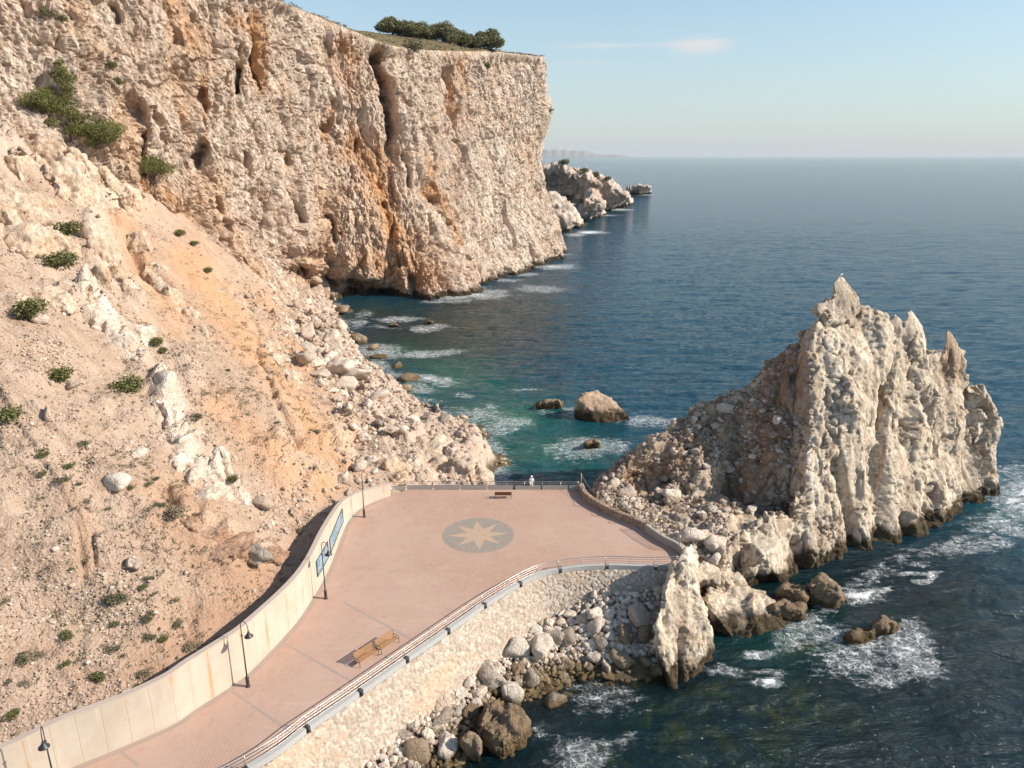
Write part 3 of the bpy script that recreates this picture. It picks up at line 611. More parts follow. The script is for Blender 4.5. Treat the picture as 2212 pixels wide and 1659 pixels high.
simple_rock('shore_boulder', 'very large flat-topped brown boulder at the lower edge of the cove', 'boulder',
    [[Z(1035, 1635, -1), Z(1090, 1659, -1), Z(1130, 1640, -1), Z(1146, 1575, -1), Z(1030, 1565, 2.2), Z(1045, 1515, 2.4), Z(1090, 1506, 2.4), Z(1130, 1530, 2.), Z(1143, 1560, 1.5), Z(1085, 1600, 1.6), Z(1050, 1530, -1), Z(1130, 1540, -1)]], M_brown, seed=50, vox=.12, big=(2.6, .75), small=(.8, .16))
simple_rock('shore_boulder', 'tall brown boulder leaning on the very large flat-topped one', 'boulder',
    [[Z(1000, 1645, -1), Z(1035, 1665, -1), Z(993, 1595, 2.), Z(1010, 1575, 2.4), Z(1035, 1588, 2.2), Z(1042, 1630, 1.), Z(1005, 1600, -1), Z(1035, 1600, -1)]], M_brown, seed=51, vox=.12, big=(1.5, .25), small=(.6, .08))
# far headland and its islet, distant coast
def far_rock(name, label, cat, D, vox, seed, big, small, mat=None, **kw):
    o, V, Fc = hull_rock(name, D, vox, mat or M_far, seed, big, small, fl=big[1]*.3, st=(1, 1, .55), fine=.5, relax=1, **kw); tag(o, label, cat); return V, Fc
FhV, FhF = far_rock('far_headland', 'low rocky headland with scrub beyond the great cliff', 'headland',
    [[Z(1150, 470, -3), Z(1258, 464, -3), Z(1300, 463, -3), A(1170, 360, 540), A(1205, 353, 545), A(1240, 357, 550), A(1275, 375, 570), A(1300, 400, 560), (20, 700, -3), (60, 700, -3)],
     [Z(1290, 464, -3), Z(1345, 452, -3), Z(1366, 440, -3), A(1290, 375, 600), A(1310, 380, 620), A(1335, 400, 630), A(1362, 428, 620), (60, 760, -3), (95, 700, -3)],
     [Z(1255, 466, -3), Z(1305, 468, -3), A(1260, 435, 490), A(1278, 408, 510), A(1300, 436, 500), (50, 540, -3)],
     [A(1218, 350, 550), A(1212, 358, 540), A(1232, 372, 545), A(1250, 360, 560), Z(1210, 470, -3), Z(1250, 466, -3), (50, 640, -3)],
     [A(1262, 366, 575), A(1270, 372, 570), A(1290, 392, 575), A(1255, 390, 560), Z(1290, 464, -3), Z(1258, 466, -3), (70, 660, -3)],
     [A(1308, 376, 620), A(1318, 384, 625), A(1330, 400, 625), A(1300, 400, 610), Z(1310, 462, -3), Z(1345, 454, -3), (85, 700, -3)],
     [Z(1190, 512, -3), Z(1232, 505, -3), Z(1243, 497, -3), A(1180, 420, 450), A(1225, 432, 455), A(1243, 450, 458), A(1240, 480, 450), (30, 520, -3), (50, 510, -3), (40, 520, 12)]],
    1.15, 61, (15, 4.), (4.5, 2.), stain=[([(1285, 390), (1295, 430)], 10, .6)])
far_rock('far_islet', 'small grey rock islet off the tip of the far headland', 'islet', [[Z(1347, 423, -3), Z(1385, 424, -3), Z(1406, 419, -3), A(1352, 405, 860), A(1375, 397, 865), A(1392, 399, 870), A(1404, 404, 870), (140, 900, -3)], [A(1372, 398, 866), A(1380, 392, 868), A(1388, 398, 868), Z(1370, 423, -3), Z(1390, 423, -3), (150, 890, -3)]], 1.4, 63, (10, 3.), (4, 1.6))
M_coast = plain('distant_coast', (.26, .26, .24), 1., 0, .04, .002)
def coast():
    n = 90; V = []; 
    for i in range(n):
        t = i/(n-1); xx = 1150+ (1372-1150)*t
        h = np.interp(xx, [1150, 1200, 1225, 1262, 1280, 1300, 1330, 1350, 1372], [15.5, 16, 14.5, 13, 9, 5.5, 6, 3.5, .3])*(1+.06*math.sin(xx*.31)+.04*math.sin(xx*.9))
        for k, (f, yy) in enumerate([(0, 0), (.35, 250), (.75, 600), (1, 1100), (.9, 1700), (.4, 2600), (0, 3400)]):
            Y = 15000+yy*.5; p = aty(xx, 335, Y); V.append((p[0], Y, -3+f*(h*Y/1675+2)))
    me = npmesh('distant_coast', V, gridfaces(n, 7)[:, ::-1]); tag(link('distant_coast', me, M_coast), 'faint blue hills of the distant coast on the horizon', 'hills', kind='structure')
coast()
print('rocks', time.time()-T0)

# ------------------------------------------------------------------ bank under the boulders of the cove
def bank_z(x, y):
    d, sg, ti = segdist(x, y, RAIL)
    foot = np.interp(x, [-20, -6, 0, 5, 9, 14, 16, 19], [1.6, 1.5, 1.4, 2.6, 4.4, 5.0, 3.5, -4]); sl = np.interp(x, [-20, -2, 4, 9, 14], [.38, .42, .5, .62, .75])
    z = foot-np.maximum(d-1.6, 0)*sl
    z = np.where((sg < 0) | (x > 16.5), z, 1.); z = np.where(x > 22, z-(x-22)*.5, z)
    return np.maximum(z, -5.5+fbm(np.stack([x, y, x*0], 1)*.15, 3, 130)*1.5)
def build_bank():
    xs = np.arange(-34, 75, .35); ys = np.arange(24, 68, .35); X, Y = np.meshgrid(xs, ys, indexing='ij')
    x, y = X.ravel(), Y.ravel(); z = bank_z(x, y); V = np.stack([x, y, z], 1)
    r, c = rocky(V, 1.2, .3, 131, (1, 1, 1), 3, .4); V[:, 2] += r+fbm(V*.5, 4, 133)*.4
    o = link('seabed', npmesh('seabed', V, gridfaces(len(xs), len(ys)), True, dict(nowet=np.zeros(len(V)), crk=c)), M_bed)
    tag(o, 'rocky bank and seabed of the cove below the terrace', 'seabed', kind='structure')
def bed_mat():
    k = N('seabed_rock'); p = k.pos(); n1 = k.noise(p, .5, 6, .7, .5); n2 = k.noise(p, 3, 5, .7)
    c = k.mix(k.step(n1, .38, .62), (.055, .045, .022), (.17, .12, .05)); c = k.mix(k.step(n2, .5, .7), c, (.06, .075, .03))
    z = k.n('SeparateXYZ', {0: p}).outputs[2]
    c = k.mix(k.step(z, .6, 1.6), c, k.mix(n2, (.28, .21, .15), (.5, .4, .3)))
    return k.bsdf(Base_Color=c, Roughness=.8, Normal=k.bump(n2, 1., .2))
M_bed = bed_mat(); build_bank()

# ------------------------------------------------------------------ sea
FOAM = [(1010, 640, 60, 8, .9), (960, 652, 40, 4, .8), (1050, 632, 30, 6, .8), (1090, 605, 30, 5, .7), (1130, 592, 35, 4, .85), (1200, 577, 35, 5, .95), (1165, 625, 55, 9, .68), (1225, 573, 20, 3, .8), (1218, 550, 14, 3, .7),
    (780, 680, 20, 9, .6), (870, 688, 40, 5, .85), (930, 708, 30, 6, .85), (830, 707, 30, 7, .6), (760, 700, 25, 9, .7), (820, 760, 60, 13, .8), (920, 762, 50, 6, .9), (975, 762, 22, 3, .7), (800, 790, 40, 13, .75),
    (840, 810, 50, 11, .7), (930, 820, 60, 10, .92), (985, 815, 20, 5, .9), (890, 845, 40, 9, .7), (1000, 855, 30, 7, .55), (900, 870, 30, 7, .6), (960, 890, 40, 7, .62), (1030, 900, 40, 16, .75), (1080, 925, 42, 14, .78),
    (1000, 925, 28, 14, .8), (1060, 880, 30, 7, .6), (1150, 842, 42, 3, .6), (1400, 912, 45, 11, .85), (1260, 968, 66, 18, .74), (1335, 965, 30, 12, .66), (1180, 895, 34, 9, .55), (1060, 960, 34, 18, .62), (1062, 992, 18, 14, .66), (1230, 880, 16, 12, .5),
    (2215, 1080, 60, 42, 1.0), (2160, 1140, 60, 18, .75), (2060, 1190, 60, 15, .62), (2130, 1180, 50, 20, .6), (1985, 1210, 30, 10, .55), (1855, 1290, 36, 16, 1.1), (1895, 1284, 22, 6, .85), (1975, 1243, 22, 5, .9), (2005, 1250, 9, 12, .9), (1990, 1268, 14, 7, .95), (2025, 1238, 18, 3, .8),
    (1950, 1405, 55, 36, .85), (1985, 1440, 46, 34, .72), (1850, 1425, 90, 36, .66), (1915, 1470, 70, 18, .62), (1800, 1380, 60, 20, .66), (1740, 1358, 46, 10, .8), (1960, 1360, 28, 20, .62), (1670, 1440, 30, 9, .7), (1560, 1440, 40, 14, .62),
    (1640, 1405, 26, 5, .95), (1670, 1468, 22, 8, 1.05), (1600, 1455, 40, 12, .5), (1535, 1445, 14, 10, .8), (1290, 1500, 90, 40, .56), (1250, 1630, 56, 26, .72), (1165, 1590, 26, 22, .56), (1345, 1600, 40, 20, .45), (1130, 1500, 16, 8, .6), (1890, 1240, 50, 7, .55),
    (1275, 502, 25, 3, 1.1), (1340, 453, 20, 2.2, 1.), (1235, 467, 20, 2, .9), (1300, 465, 32, 1.8, .9), (1390, 421, 20, 1.6, .8), (1240, 508, 20, 3, .9), (2190, 1030, 30, 30, .6), (1440, 1000, 40, 6, .4), (730, 670, 12, 8, .7)]
TURQ = [(960, 820, 130, 70, .75), (1085, 900, 150, 55, 1.), (1160, 965, 150, 60, .8), (880, 760, 90, 26, .55), (1250, 1010, 120, 40, .55), (1060, 840, 90, 40, .6), (1700, 1380, 120, 60, .3), (2180, 1100, 90, 60, .35)]
KELP_REFLECT = [(800, 672, 130, 26, 1.), (1000, 690, 190, 40, .8), (900, 730, 160, 40, .5), (1120, 660, 120, 30, .5), (1700, 1530, 110, 46, 1.), (1450, 1570, 90, 60, .8), (1300, 1640, 80, 40, .8), (1600, 1600, 160, 60, .6), (1280, 1440, 120, 70, .9), (1560, 1480, 60, 30, .7), (1820, 1560, 150, 50, .5), (1200, 960, 60, 20, .3), (1730, 1400, 60, 20, .9), (2090, 1330, 80, 40, .35)]  # bay blobs below the cliff paint its brown reflection; the others are kelp
def sea_mat():
    k = N('sea_water'); p = k.pos(); pf = k.scale(p, (1, 1, 0))
    dist = k.n('VectorMath', {0: p}, operation='LENGTH').outputs[1]
    nb = k.noise(pf, .012, 4, .6); n0 = k.noise(k.scale(p, (.7, 1.6, 0)), .09, 5, .62, .4)
    foam = k.attr('foam'); turq = k.attr('turq'); kelp_reflect = k.attr('kelp_reflect')
    deep = k.mix(k.step(k.attr('mid'), 0, 1), (.0018, .014, .017), (.005, .048, .076))
    deep = k.mix(k.math('MULTIPLY', k.step(n0, .42, .64), .35), deep, (.003, .02, .035))
    tq = k.n('Clamp', {0: k.math('MULTIPLY', turq, k.math('ADD', k.math('MULTIPLY', n0, 1.3), .3))}).outputs[0]
    c = k.mix(tq, deep, (.012, .105, .075))
    kl = k.math('MULTIPLY', kelp_reflect, k.step(k.noise(pf, .35, 6, .68, .8), .42, .62))
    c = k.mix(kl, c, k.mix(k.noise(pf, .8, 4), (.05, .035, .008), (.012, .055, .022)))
    w = k.n('VectorMath', operation='ADD'); k.set(w.inputs[0], pf)
    wn = k.n('TexNoise', {'Scale': .7, 'Detail': 4}); k.set(wn.inputs['Vector'], pf); k.set(w.inputs[1], k.scale(wn.outputs['Color'], 1.6))
    lace = k.step(k.vor(w.outputs[0], 1.15, 'DISTANCE_TO_EDGE'), .10, .01)
    lace2 = k.step(k.vor(w.outputs[0], 3.2, 'DISTANCE_TO_EDGE'), .12, .02)
    fn = k.noise(k.scale(p, (.8, 1.4, 0)), .8, 8, .72, .5)
    fb = k.math('ADD', foam, k.math('MULTIPLY', k.math('SUBTRACT', fn, .5), 1.5))
    solid = k.step(fb, .78, 1.0)
    lc = k.math('MULTIPLY', k.math('MAXIMUM', lace, k.math('MULTIPLY', lace2, .7)), k.math('MULTIPLY', k.step(fb, .34, .62), k.math('ADD', .35, k.math('MULTIPLY', k.step(k.noise(pf, 1.1, 5, .7), .4, .6), .5))))
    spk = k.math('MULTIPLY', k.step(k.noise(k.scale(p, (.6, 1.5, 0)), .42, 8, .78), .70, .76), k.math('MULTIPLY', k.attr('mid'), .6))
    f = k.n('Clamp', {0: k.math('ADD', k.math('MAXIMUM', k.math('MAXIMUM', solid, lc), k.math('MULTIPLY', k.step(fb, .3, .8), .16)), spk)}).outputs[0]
    c = k.mix(f, c, (.74, .76, .74))
    b1 = k.noise(k.scale(p, (.55, 1.5, 0)), .30, 5, .6, .3); b2 = k.noise(k.scale(p, (.8, 1.4, 0)), 1.5, 6, .62, .2)
    far = k.step(dist, 60., 900.)
    h = k.math('ADD', k.math('MULTIPLY', b1, 1.0), k.math('MULTIPLY', b2, .22))
    nrm = k.bump(h, 1., 1.15)
    wat = k.n('BsdfPrincipled', {'Base Color': c, 'Roughness': k.math('ADD', k.math('MULTIPLY', f, .5), .09), 'IOR': 1.33, 'Normal': nrm, 'Specular IOR Level': .5})
    tr = k.n('BsdfTransparent', {'Color': (.55, .72, .62, 1)})
    gl = k.n('BsdfGlossy', {'Roughness': .06, 'Normal': nrm, 'Color': (1, 1, 1, 1)}); fr = k.n('Fresnel', {'IOR': 1.33, 'Normal': nrm})
    mx = k.n('MixShader', {0: fr.outputs[0], 1: tr.outputs[0], 2: gl.outputs[0]})
    cl = k.math('MULTIPLY', k.attr('clear'), k.math('SUBTRACT', 1., f))
    fin = k.n('MixShader', {0: cl, 1: wat.outputs[0], 2: mx.outputs[0]})
    k.t.links.new(fin.outputs[0], k.out.inputs[0]); return k.m
def build_sea():
    def axis(lo, hi, st, far, gr):
        a = list(np.arange(lo, hi, st)); s = st
        while a[-1] < far: s *= gr; a.append(a[-1]+s)
        return a
    px = axis(0, 75, .42, 18000, 1.05); nx = [-v for v in axis(0, 62, .5, 18000, 1.06)][::-1][:-1]; xs = np.array(nx+px)
    ys = [14.]; 
    while ys[-1] < 18000: ys.append(ys[-1]+(max(.30, min(ys[-1]*.0042, 1.4)) if ys[-1] < 420 else (ys[-1]-ys[-2])*1.035))
    ys = np.array([-20000., -400, -60, 0]+ys)
    X, Y = np.meshgrid(xs, ys, indexing='ij'); x, y = X.ravel(), Y.ravel()
    V = np.stack([x, y, x*0], 1)
    near = (y > 5) & (y < 3000)
    foam = np.zeros(len(V)); turq = foam.copy(); kelp_reflect = foam.copy(); clear = foam.copy(); mid = np.ones(len(V))
    W = V[near]
    wy = fbm(W*np.array([.09, .09, 1]), 3, 161)[:, None]*np.array([[2.2, 2.2, 0]])+fbm(W*.35, 3, 163)[:, None]*np.array([[1.1, -.8, 0]])
    foam[near] = blobs(W+wy*np.clip(W[:, 1:2]/80, .6, 2.), FOAM, .42); turq[near] = blobs(W, TURQ); kelp_reflect[near] = blobs(W, KELP_REFLECT)
    nd = (y > 5) & (y < 260) & (abs(x) < 80)
    W = V[nd]; d, sg, ti = segdist(W[:, 0], W[:, 1], RAIL)
    bz = bank_z(W[:, 0], W[:, 1]); dep = np.maximum(-bz, 0)
    cl = np.where((W[:, 1] < 68) & (W[:, 0] < 17), np.exp(-dep*.75)*.97, 0); clear[nd] = cl
    mid[nd] = sstep(68, 125, W[:, 1]+np.maximum(W[:, 0]-25, 0)*.6)*(1-.8*blobs(W, [(960, 730, 230, 75, 1.), (1050, 660, 160, 30, .9), (1140, 700, 120, 90, .8)], .8))
    sh = np.full(len(W), 0.)
    dS, _, _ = segdist(W[:, 0], W[:, 1], SHORE[2:-1]); sh = np.maximum(sh, .80*np.exp(-((dS)/3.2)**2)*(W[:, 1] > 84))
    dC, _, _ = segdist(W[:, 0], W[:, 1], [(-57, 229), (-41, 231), (-25, 230.), (-14.6, 243), (-3, 277), (10, 305), (22.5, 344)]); sh = np.maximum(sh, .72*np.exp(-(dC/4.)**2)*sstep(-38, -22, W[:, 0]))
    ring = [Z(1700, 1390, 0), Z(1760, 1330, 0), Z(1840, 1262, 0), Z(1900, 1238, 0), Z(1960, 1205, 0), Z(2060, 1172, 0), Z(2140, 1130, 0), Z(2175, 1080, 0)]
    dK, _, _ = segdist(W[:, 0], W[:, 1], ring); sh = np.maximum(sh, .62*np.exp(-(dK/2.)**2))
    foam[nd] = np.maximum(foam[nd], sh*(.75+.5*fbm(W*.12, 3, 165)))
    a = np.clip(1-(y-150)/500, 0, 1)*near
    w = fbm(np.stack([x*.10, y*.28, y*0], 1), 3, 150)*.30+np.abs(fbm(np.stack([x*.35, y*.8, y*0], 1), 3, 155))*-.28
    V[:, 2] = w*a+foam*.12*a
    cove = np.zeros(len(V)); cove[nd] = cl; V[:, 2] *= (1-.7*cove)
    me = npmesh('sea', V, gridfaces(len(xs), len(ys)), True, dict(foam=foam, turq=turq, kelp_reflect=kelp_reflect, clear=clear, mid=mid))
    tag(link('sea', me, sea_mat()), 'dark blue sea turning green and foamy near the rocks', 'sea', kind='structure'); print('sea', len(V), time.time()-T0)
build_sea()

# ------------------------------------------------------------------ terrace paving
def pave_mat():
    k = N('terracotta_paving'); p = k.pos(); R = k.n('Mapping', {0: p}); R.inputs['Rotation'].default_value = (0, 0, math.radians(52))
    br = k.n('TexBrick', {'Scale': 1., 'Mortar Size': .012, 'Brick Width': .42, 'Row Height': .21, 'Color1': (.475, .30, .22, 1), 'Color2': (.425, .27, .20, 1), 'Mortar': (.31, .22, .165, 1)}); k.set(br.inputs['Vector'], R)
    n1 = k.noise(p, .12, 5, .6); n2 = k.noise(p, 1.1, 6, .7); n3 = k.noise(p, 9, 3)
    c = k.mix(k.step(n1, .35, .65), br.outputs[0], k.mix(.85, br.outputs[0], (.485, .33, .255)))
    c = k.mix(k.math('MULTIPLY', k.step(n2, .5, .72), .42), c, (.33, .225, .175)); c = k.mix(k.math('MULTIPLY', n3, .18), c, (.54, .38, .29))
    n4 = k.noise(k.scale(p, (.35, 1.1, 1)), .5, 6, .75, 1.); c = k.mix(k.math('MULTIPLY', k.step(n4, .56, .66), .22), c, (.58, .44, .35)); c = k.mix(k.math('MULTIPLY', k.step(k.noise(p, 2.6, 5, .8), .66, .74), .5), c, (.24, .16, .12))
    return k.bsdf(Base_Color=c, Roughness=.85, Specular_IOR_Level=.25, Normal=k.bump(br.outputs[1], .25, -.01))
b = MB(); b.prism(PLAZA[::-1], 2.2, PZ); terrace = b.build('terrace_paving', pave_mat())
tag(terrace, 'salmon brick-paved seaside terrace and promenade', 'pavement', kind='structure')
def strip(name, pts, w, z, mat, parent):
    pts, _ = resample(pts, .5); L = offs(pts, -w/2); R = offs(pts, w/2); n = len(pts)
    V = np.vstack([np.c_[L[:, :2], np.full(n, z)], np.c_[R[:, :2], np.full(n, z)]])
    Fq = np.stack([np.arange(n-1), np.arange(n-1)+1, np.arange(n-1)+1+n, np.arange(n-1)+n], 1)
    return link(name, npmesh(name, V, Fq[:, ::-1], False), mat, parent)
for a, c in [((258, 1622), (300, 1655)), ((497, 1490), (640, 1590)), ((612, 1388), (770, 1478)), ((744, 1302), (905, 1390)), ((690, 1225), (705, 1228))][:4]:
    strip('joint_strip', [onz(*a, PZ)[:2], onz(*c, PZ)[:2]], .2, PZ+.004, M_joint, terrace)
strip('gutter_strip', offs(catmull(WALL, 6)[4:-2], .28), .4, PZ+.008, M_joint, terrace)
# compass rose
cc = onz(1033, 1155, PZ); Rr = 3.75
def disc_mesh(rads, z, n=72):
    V = [(0, 0, z)]+[(rads*math.cos(i*math.tau/n), rads*math.sin(i*math.tau/n), z) for i in range(n)]
    return np.array(V), np.array([(0, i+1, (i+1) % n+1) for i in range(n)])
def mosaic(name, a, b2):
    k = N(name); p = k.pos(); v = k.vor(p, 9, 'F1', 'Color'); s = k.n('SeparateColor', {0: v}).outputs[0]
    return k.bsdf(Base_Color=k.mix(s, a, b2), Roughness=.7, Specular_IOR_Level=.3)
rose = empty('compass_rose', (cc[0], cc[1], PZ)); rose.parent = terrace
V, Fq = disc_mesh(Rr, .006); link('rose_disc', npmesh('rose_disc', V, Fq, False), mosaic('mosaic_grey', (.26, .22, .175), (.34, .285, .23)), rose)
ro = math.radians(20)
def star(r1, r2, off, z):
    V = []; Fq = []
    for i in range(4):
        a = off+i*math.tau/4; n = len(V)
        V += [(0, 0, z), (r2*math.cos(a-math.tau/8), r2*math.sin(a-math.tau/8), z), (r1*math.cos(a), r1*math.sin(a), z), (r2*math.cos(a+math.tau/8), r2*math.sin(a+math.tau/8), z)]
        Fq.append((n, n+1, n+2, n+3))
    return np.array(V), np.array(Fq)
msand = mosaic('mosaic_sand', (.43, .30, .205), (.49, .35, .25))
V, Fq = star(3.15, .95, math.radians(5), .010); s1 = link('rose_star', npmesh('rose_star', V, Fq, False), msand, rose)
V, Fq = star(3.05, .9, math.radians(50), .0135); s2 = link('rose_star', npmesh('rose_star', V, Fq, False), msand, rose)

# ------------------------------------------------------------------ long concrete wall
def wall_mat():
    k = N('board_marked_concrete'); s = k.attr('wu'); t = k.attr('wv'); cb = k.n('CombineXYZ', {0: s, 1: t}).outputs[0]
    n1 = k.noise(cb, .5, 6, .65); st = k.noise(k.scale(cb, (1.3, .12, 1)), 1., 5, .7)
    c = k.mix(k.step(n1, .35, .7), (.50, .44, .355), (.46, .38, .295)); c = k.mix(k.math('MULTIPLY', k.step(st, .52, .72), .55), c, (.56, .50, .42))
    def line(val, per, w):
        m = k.math('PINGPONG', val, per/2); return k.step(m, w, w*.3)
    ln = line(k.math('ADD', s, k.math('MULTIPLY', n1, .05)), 1.45, .05); l2 = k.math('MULTIPLY', line(k.math('ADD', t, .25), 2.4, .035), .6)
    rust = k.math('MULTIPLY', k.step(k.noise(k.scale(cb, (.7, .25, 1)), 1.2, 5, .7), .45, .62), line(s, 2.9, .22))
    c = k.mix(k.math('MULTIPLY', k.math('MAXIMUM', ln, l2), .42), c, (.46, .29, .17)); c = k.mix(k.math('MULTIPLY', rust, .75), c, (.50, .28, .13))
    c = k.mix(k.math('MULTIPLY', k.step(k.noise(cb, 1.6, 6, .7), .56, .7), .4), c, (.56, .40, .26))
    return k.bsdf(Base_Color=c, Roughness=.9, Specular_IOR_Level=.2, Normal=k.bump(k.math('MULTIPLY', ln, -1.), .5, .02))
M_wall = wall_mat(); M_coping = plain('coping_concrete', (.48, .385, .31), .9, 0, .12, 1.5)
def build_wall():
    W = np.hstack([np.array(WALL), np.array(WALLH)[:, None]])
    W = catmull(W, 6); W, s = resample(W, .4)
    step = np.argmin(abs(W[:, 1]-57.7)*1.)
    h = W[:, 2].copy()
    L = offs(W, -.38); n = len(W)
    vs = [0, .1, .3, .5, .7, .9, 1.]
    V = []; wu = []; wv = []
    for i in range(n):
        for v in vs: V.append((W[i, 0], W[i, 1], PZ-.3+(h[i]+.3-.06)*v)); wu.append(s[i]); wv.append((h[i])*v)
        V.append((L[i, 0], L[i, 1], PZ+h[i]-.06)); wu.append(s[i]); wv.append(h[i])
        V.append((L[i, 0], L[i, 1], PZ-1.5)); wu.append(s[i]); wv.append(0)
    root = link('retaining_wall', npmesh('retaining_wall', V, gridfaces(n, len(vs)+2), False, dict(wu=wu, wv=wv)), M_wall)
    tag(root, 'long curved beige concrete wall holding back the hillside beside the promenade', 'wall')
    a = offs(W, .03); b2 = offs(W, -.41); V = []
    for i in range(n):
        z = PZ+h[i]; V += [(a[i, 0], a[i, 1], z-.10), (a[i, 0], a[i, 1], z), (b2[i, 0], b2[i, 1], z), (b2[i, 0], b2[i, 1], z-.10)]
    link('coping', npmesh('coping', V, gridfaces(n, 4), False), M_coping, root)
    # expansion joint
    return W, s, h, root
WL, WS, WH, wallo = build_wall()
def wall_at(X, Y):
    i = int(np.argmin((WL[:, 0]-X)**2+(WL[:, 1]-Y)**2)); t = WL[min(i+1, len(WL)-1), :2]-WL[max(i-1, 0), :2]; t /= np.linalg.norm(t); return i, t

# ------------------------------------------------------------------ stone revetment with kerb and railing
def revet_mat():
    k = N('rubble_masonry'); cr = k.attr('cr'); p = k.pos(); sm = k.noise(p, 6, 5, .7); g = k.attr('grout')
    c = k.mix(cr, (.41, .325, .245), (.56, .49, .405)); c = k.mix(k.math('MULTIPLY', k.step(sm, .45, .75), .35), c, (.45, .33, .24))
    c = k.mix(g, c, (.33, .26, .20)); c = k.mix(k.math('MULTIPLY', k.step(k.noise(p, .25, 5), .5, .66), .4), c, (.60, .40, .25))
    return k.bsdf(Base_Color=c, Roughness=.95, Specular_IOR_Level=.15, Normal=k.bump(sm, .8, .06))
def masonry(name, path, z1, z0f, o1, o2, size, amp, seed, mat, step=.09, back=.6, over=None):
    pts, s = resample(catmull(path, 6), step); n = len(pts); m = 1+int(6/ (step*1.05))
    a = offs(pts, o1); V = []; t = np.linspace(0, 1, m)
    z0 = z0f(a[:, 0]); b2 = offs(pts, o2)
    G = np.zeros((n, m, 3))
    G[:, :, 0] = a[:, None, 0]*(1-t)+b2[:, None, 0]*t; G[:, :, 1] = a[:, None, 1]*(1-t)+b2[:, None, 1]*t; G[:, :, 2] = z1*(1-t)+z0[:, None]*t
    V = G.reshape(-1, 3); nr = gridnormals(V, n, m); 
    if nr[:, 2].mean() < 0: nr = -nr
    q = V+.12*np.stack([fbm(V*3, 2, seed), fbm(V*3+9, 2, seed), fbm(V*3+19, 2, seed)], 1)
    f1, f2, r, d = cells(q/size, seed); e = sstep(.02, .16, f2-f1)
    D = amp*(e*(.45+.55*r[:, 0])+(r[:, 1]-.5)*d[:, 0]+(r[:, 2]-.5)*d[:, 2])+fbm(V*5, 3, seed+3)*.02
    V = V+nr*D[:, None]
    Fq = gridfaces(n, m)
    me = npmesh(name, V, Fq, True, dict(cr=r[:, 3], grout=1-e)); return link(name, me, mat)
M_rev = revet_mat()
rev = masonry('stone_revetment', RAIL[:-1]+[(15.2, 63.2)], PZ-.12, lambda x: np.interp(x, [-20, 3, 9, 14], [.2, .6, 3., 4.]), .40, 2.3, .40, .11, 170, M_rev)
tag(rev, 'sloping cream rubble-stone wall under the seaward kerb of the promenade', 'stone wall')
def kerb_blocks(path, L, gap, w, h, mat, root, name='kerb_block', o=.05, z=PZ, phase=0.):
    pts, s = resample(catmull(path, 6), .1); tot = s[-1]; k = phase
    while k < tot-.4:
        i0 = int(max(k, 0)/tot*(len(pts)-1)); i1 = int(min(k+L, tot)/tot*(len(pts)-1))
        if i1-i0 > 3:
            sub = pts[np.unique(np.linspace(i0, i1, max(2, int((i1-i0)/6)+1)).astype(int))]
            a = offs(sub, o); b2 = offs(sub, o+w); poly = [tuple(p[:2]) for p in a]+[tuple(p[:2]) for p in b2[::-1]]
            MB().prism(poly[::-1], z-.12, z+h).build(name, mat, root)
        k += L+gap
def railing(path, label, post_step, rails, H, mat_post, mat_top, z=PZ, side=0., name='railing', lean=0):
    pts, s = resample(catmull(path, 6), .25); root = empty(name, (pts[0][0], pts[0][1], z)); tag(root, label, 'railing')
    o = Vector((pts[0][0], pts[0][1], z)); P = offs(pts, side)
    def at(d):
        return Vector((np.interp(d, s, P[:, 0]), np.interp(d, s, P[:, 1]), z))-o
    n = max(2, int(round(s[-1]/post_step))+1)
    for i in range(n):
        p = at(s[-1]*i/(n-1)); k = .035 if i % 2 == 0 else .02
        MB().tube([p, p+Vector((0, 0, H))], k, 6).build('post', mat_post, root)
    for j in range(rails):
        hz = H*(1-j/rails*.92) if rails > 1 else H
        MB().tube([Vector((q[0], q[1], z+hz))-o for q in P], .036 if j == 0 else .021, 6).build('rail', mat_top, root)
    return root
RP = [(-24.5, 32.6)]+RAIL[2:]
r1 = railing(RP, 'long stainless steel railing curving along the seaward edge above the rubble-stone wall', 2.35, 4, 1.05, M_steel, M_steel)
kr = empty('kerb', (RP[0][0], RP[0][1], PZ)); tag(kr, 'row of pale kerb blocks along the foot of the long curving railing', 'kerb')
def kerb_local(path, root, **kw):
    before = set(bpy.data.objects); kerb_blocks(path, root=root, **kw)
    for o in set(bpy.data.objects)-before: o.matrix_parent_inverse = Matrix.Translation(-root.location)
kerb_local(RP, kr, L=4.35, gap=.35, w=.36, h=.34, mat=M_kerb, o=.06)
r2 = railing([FAR[0], FAR[1], FAR[2]], 'thin steel railing across the seaward end of the terrace', 2.2, 4, 1.0, M_steel, M_steel)
kr2 = empty('kerb', (FAR[0][0], FAR[0][1], PZ)); tag(kr2, 'low kerb beneath the railing at the seaward end of the terrace', 'kerb')
kerb_local([FAR[0], FAR[1], FAR[2]], kr2, L=3.0, gap=.22, w=.34, h=.45, mat=M_ckerb, o=-.30)
M_lows = None
def low_mat():
    k = N('brown_rubble'); cr = k.attr('cr'); p = k.pos(); sm = k.noise(p, 5, 5, .7)
    c = k.mix(cr, (.30, .20, .13), (.47, .34, .23)); c = k.mix(k.attr('grout'), c, (.16, .11, .08))
    return k.bsdf(Base_Color=c, Roughness=.95, Normal=k.bump(sm, .8, .08))
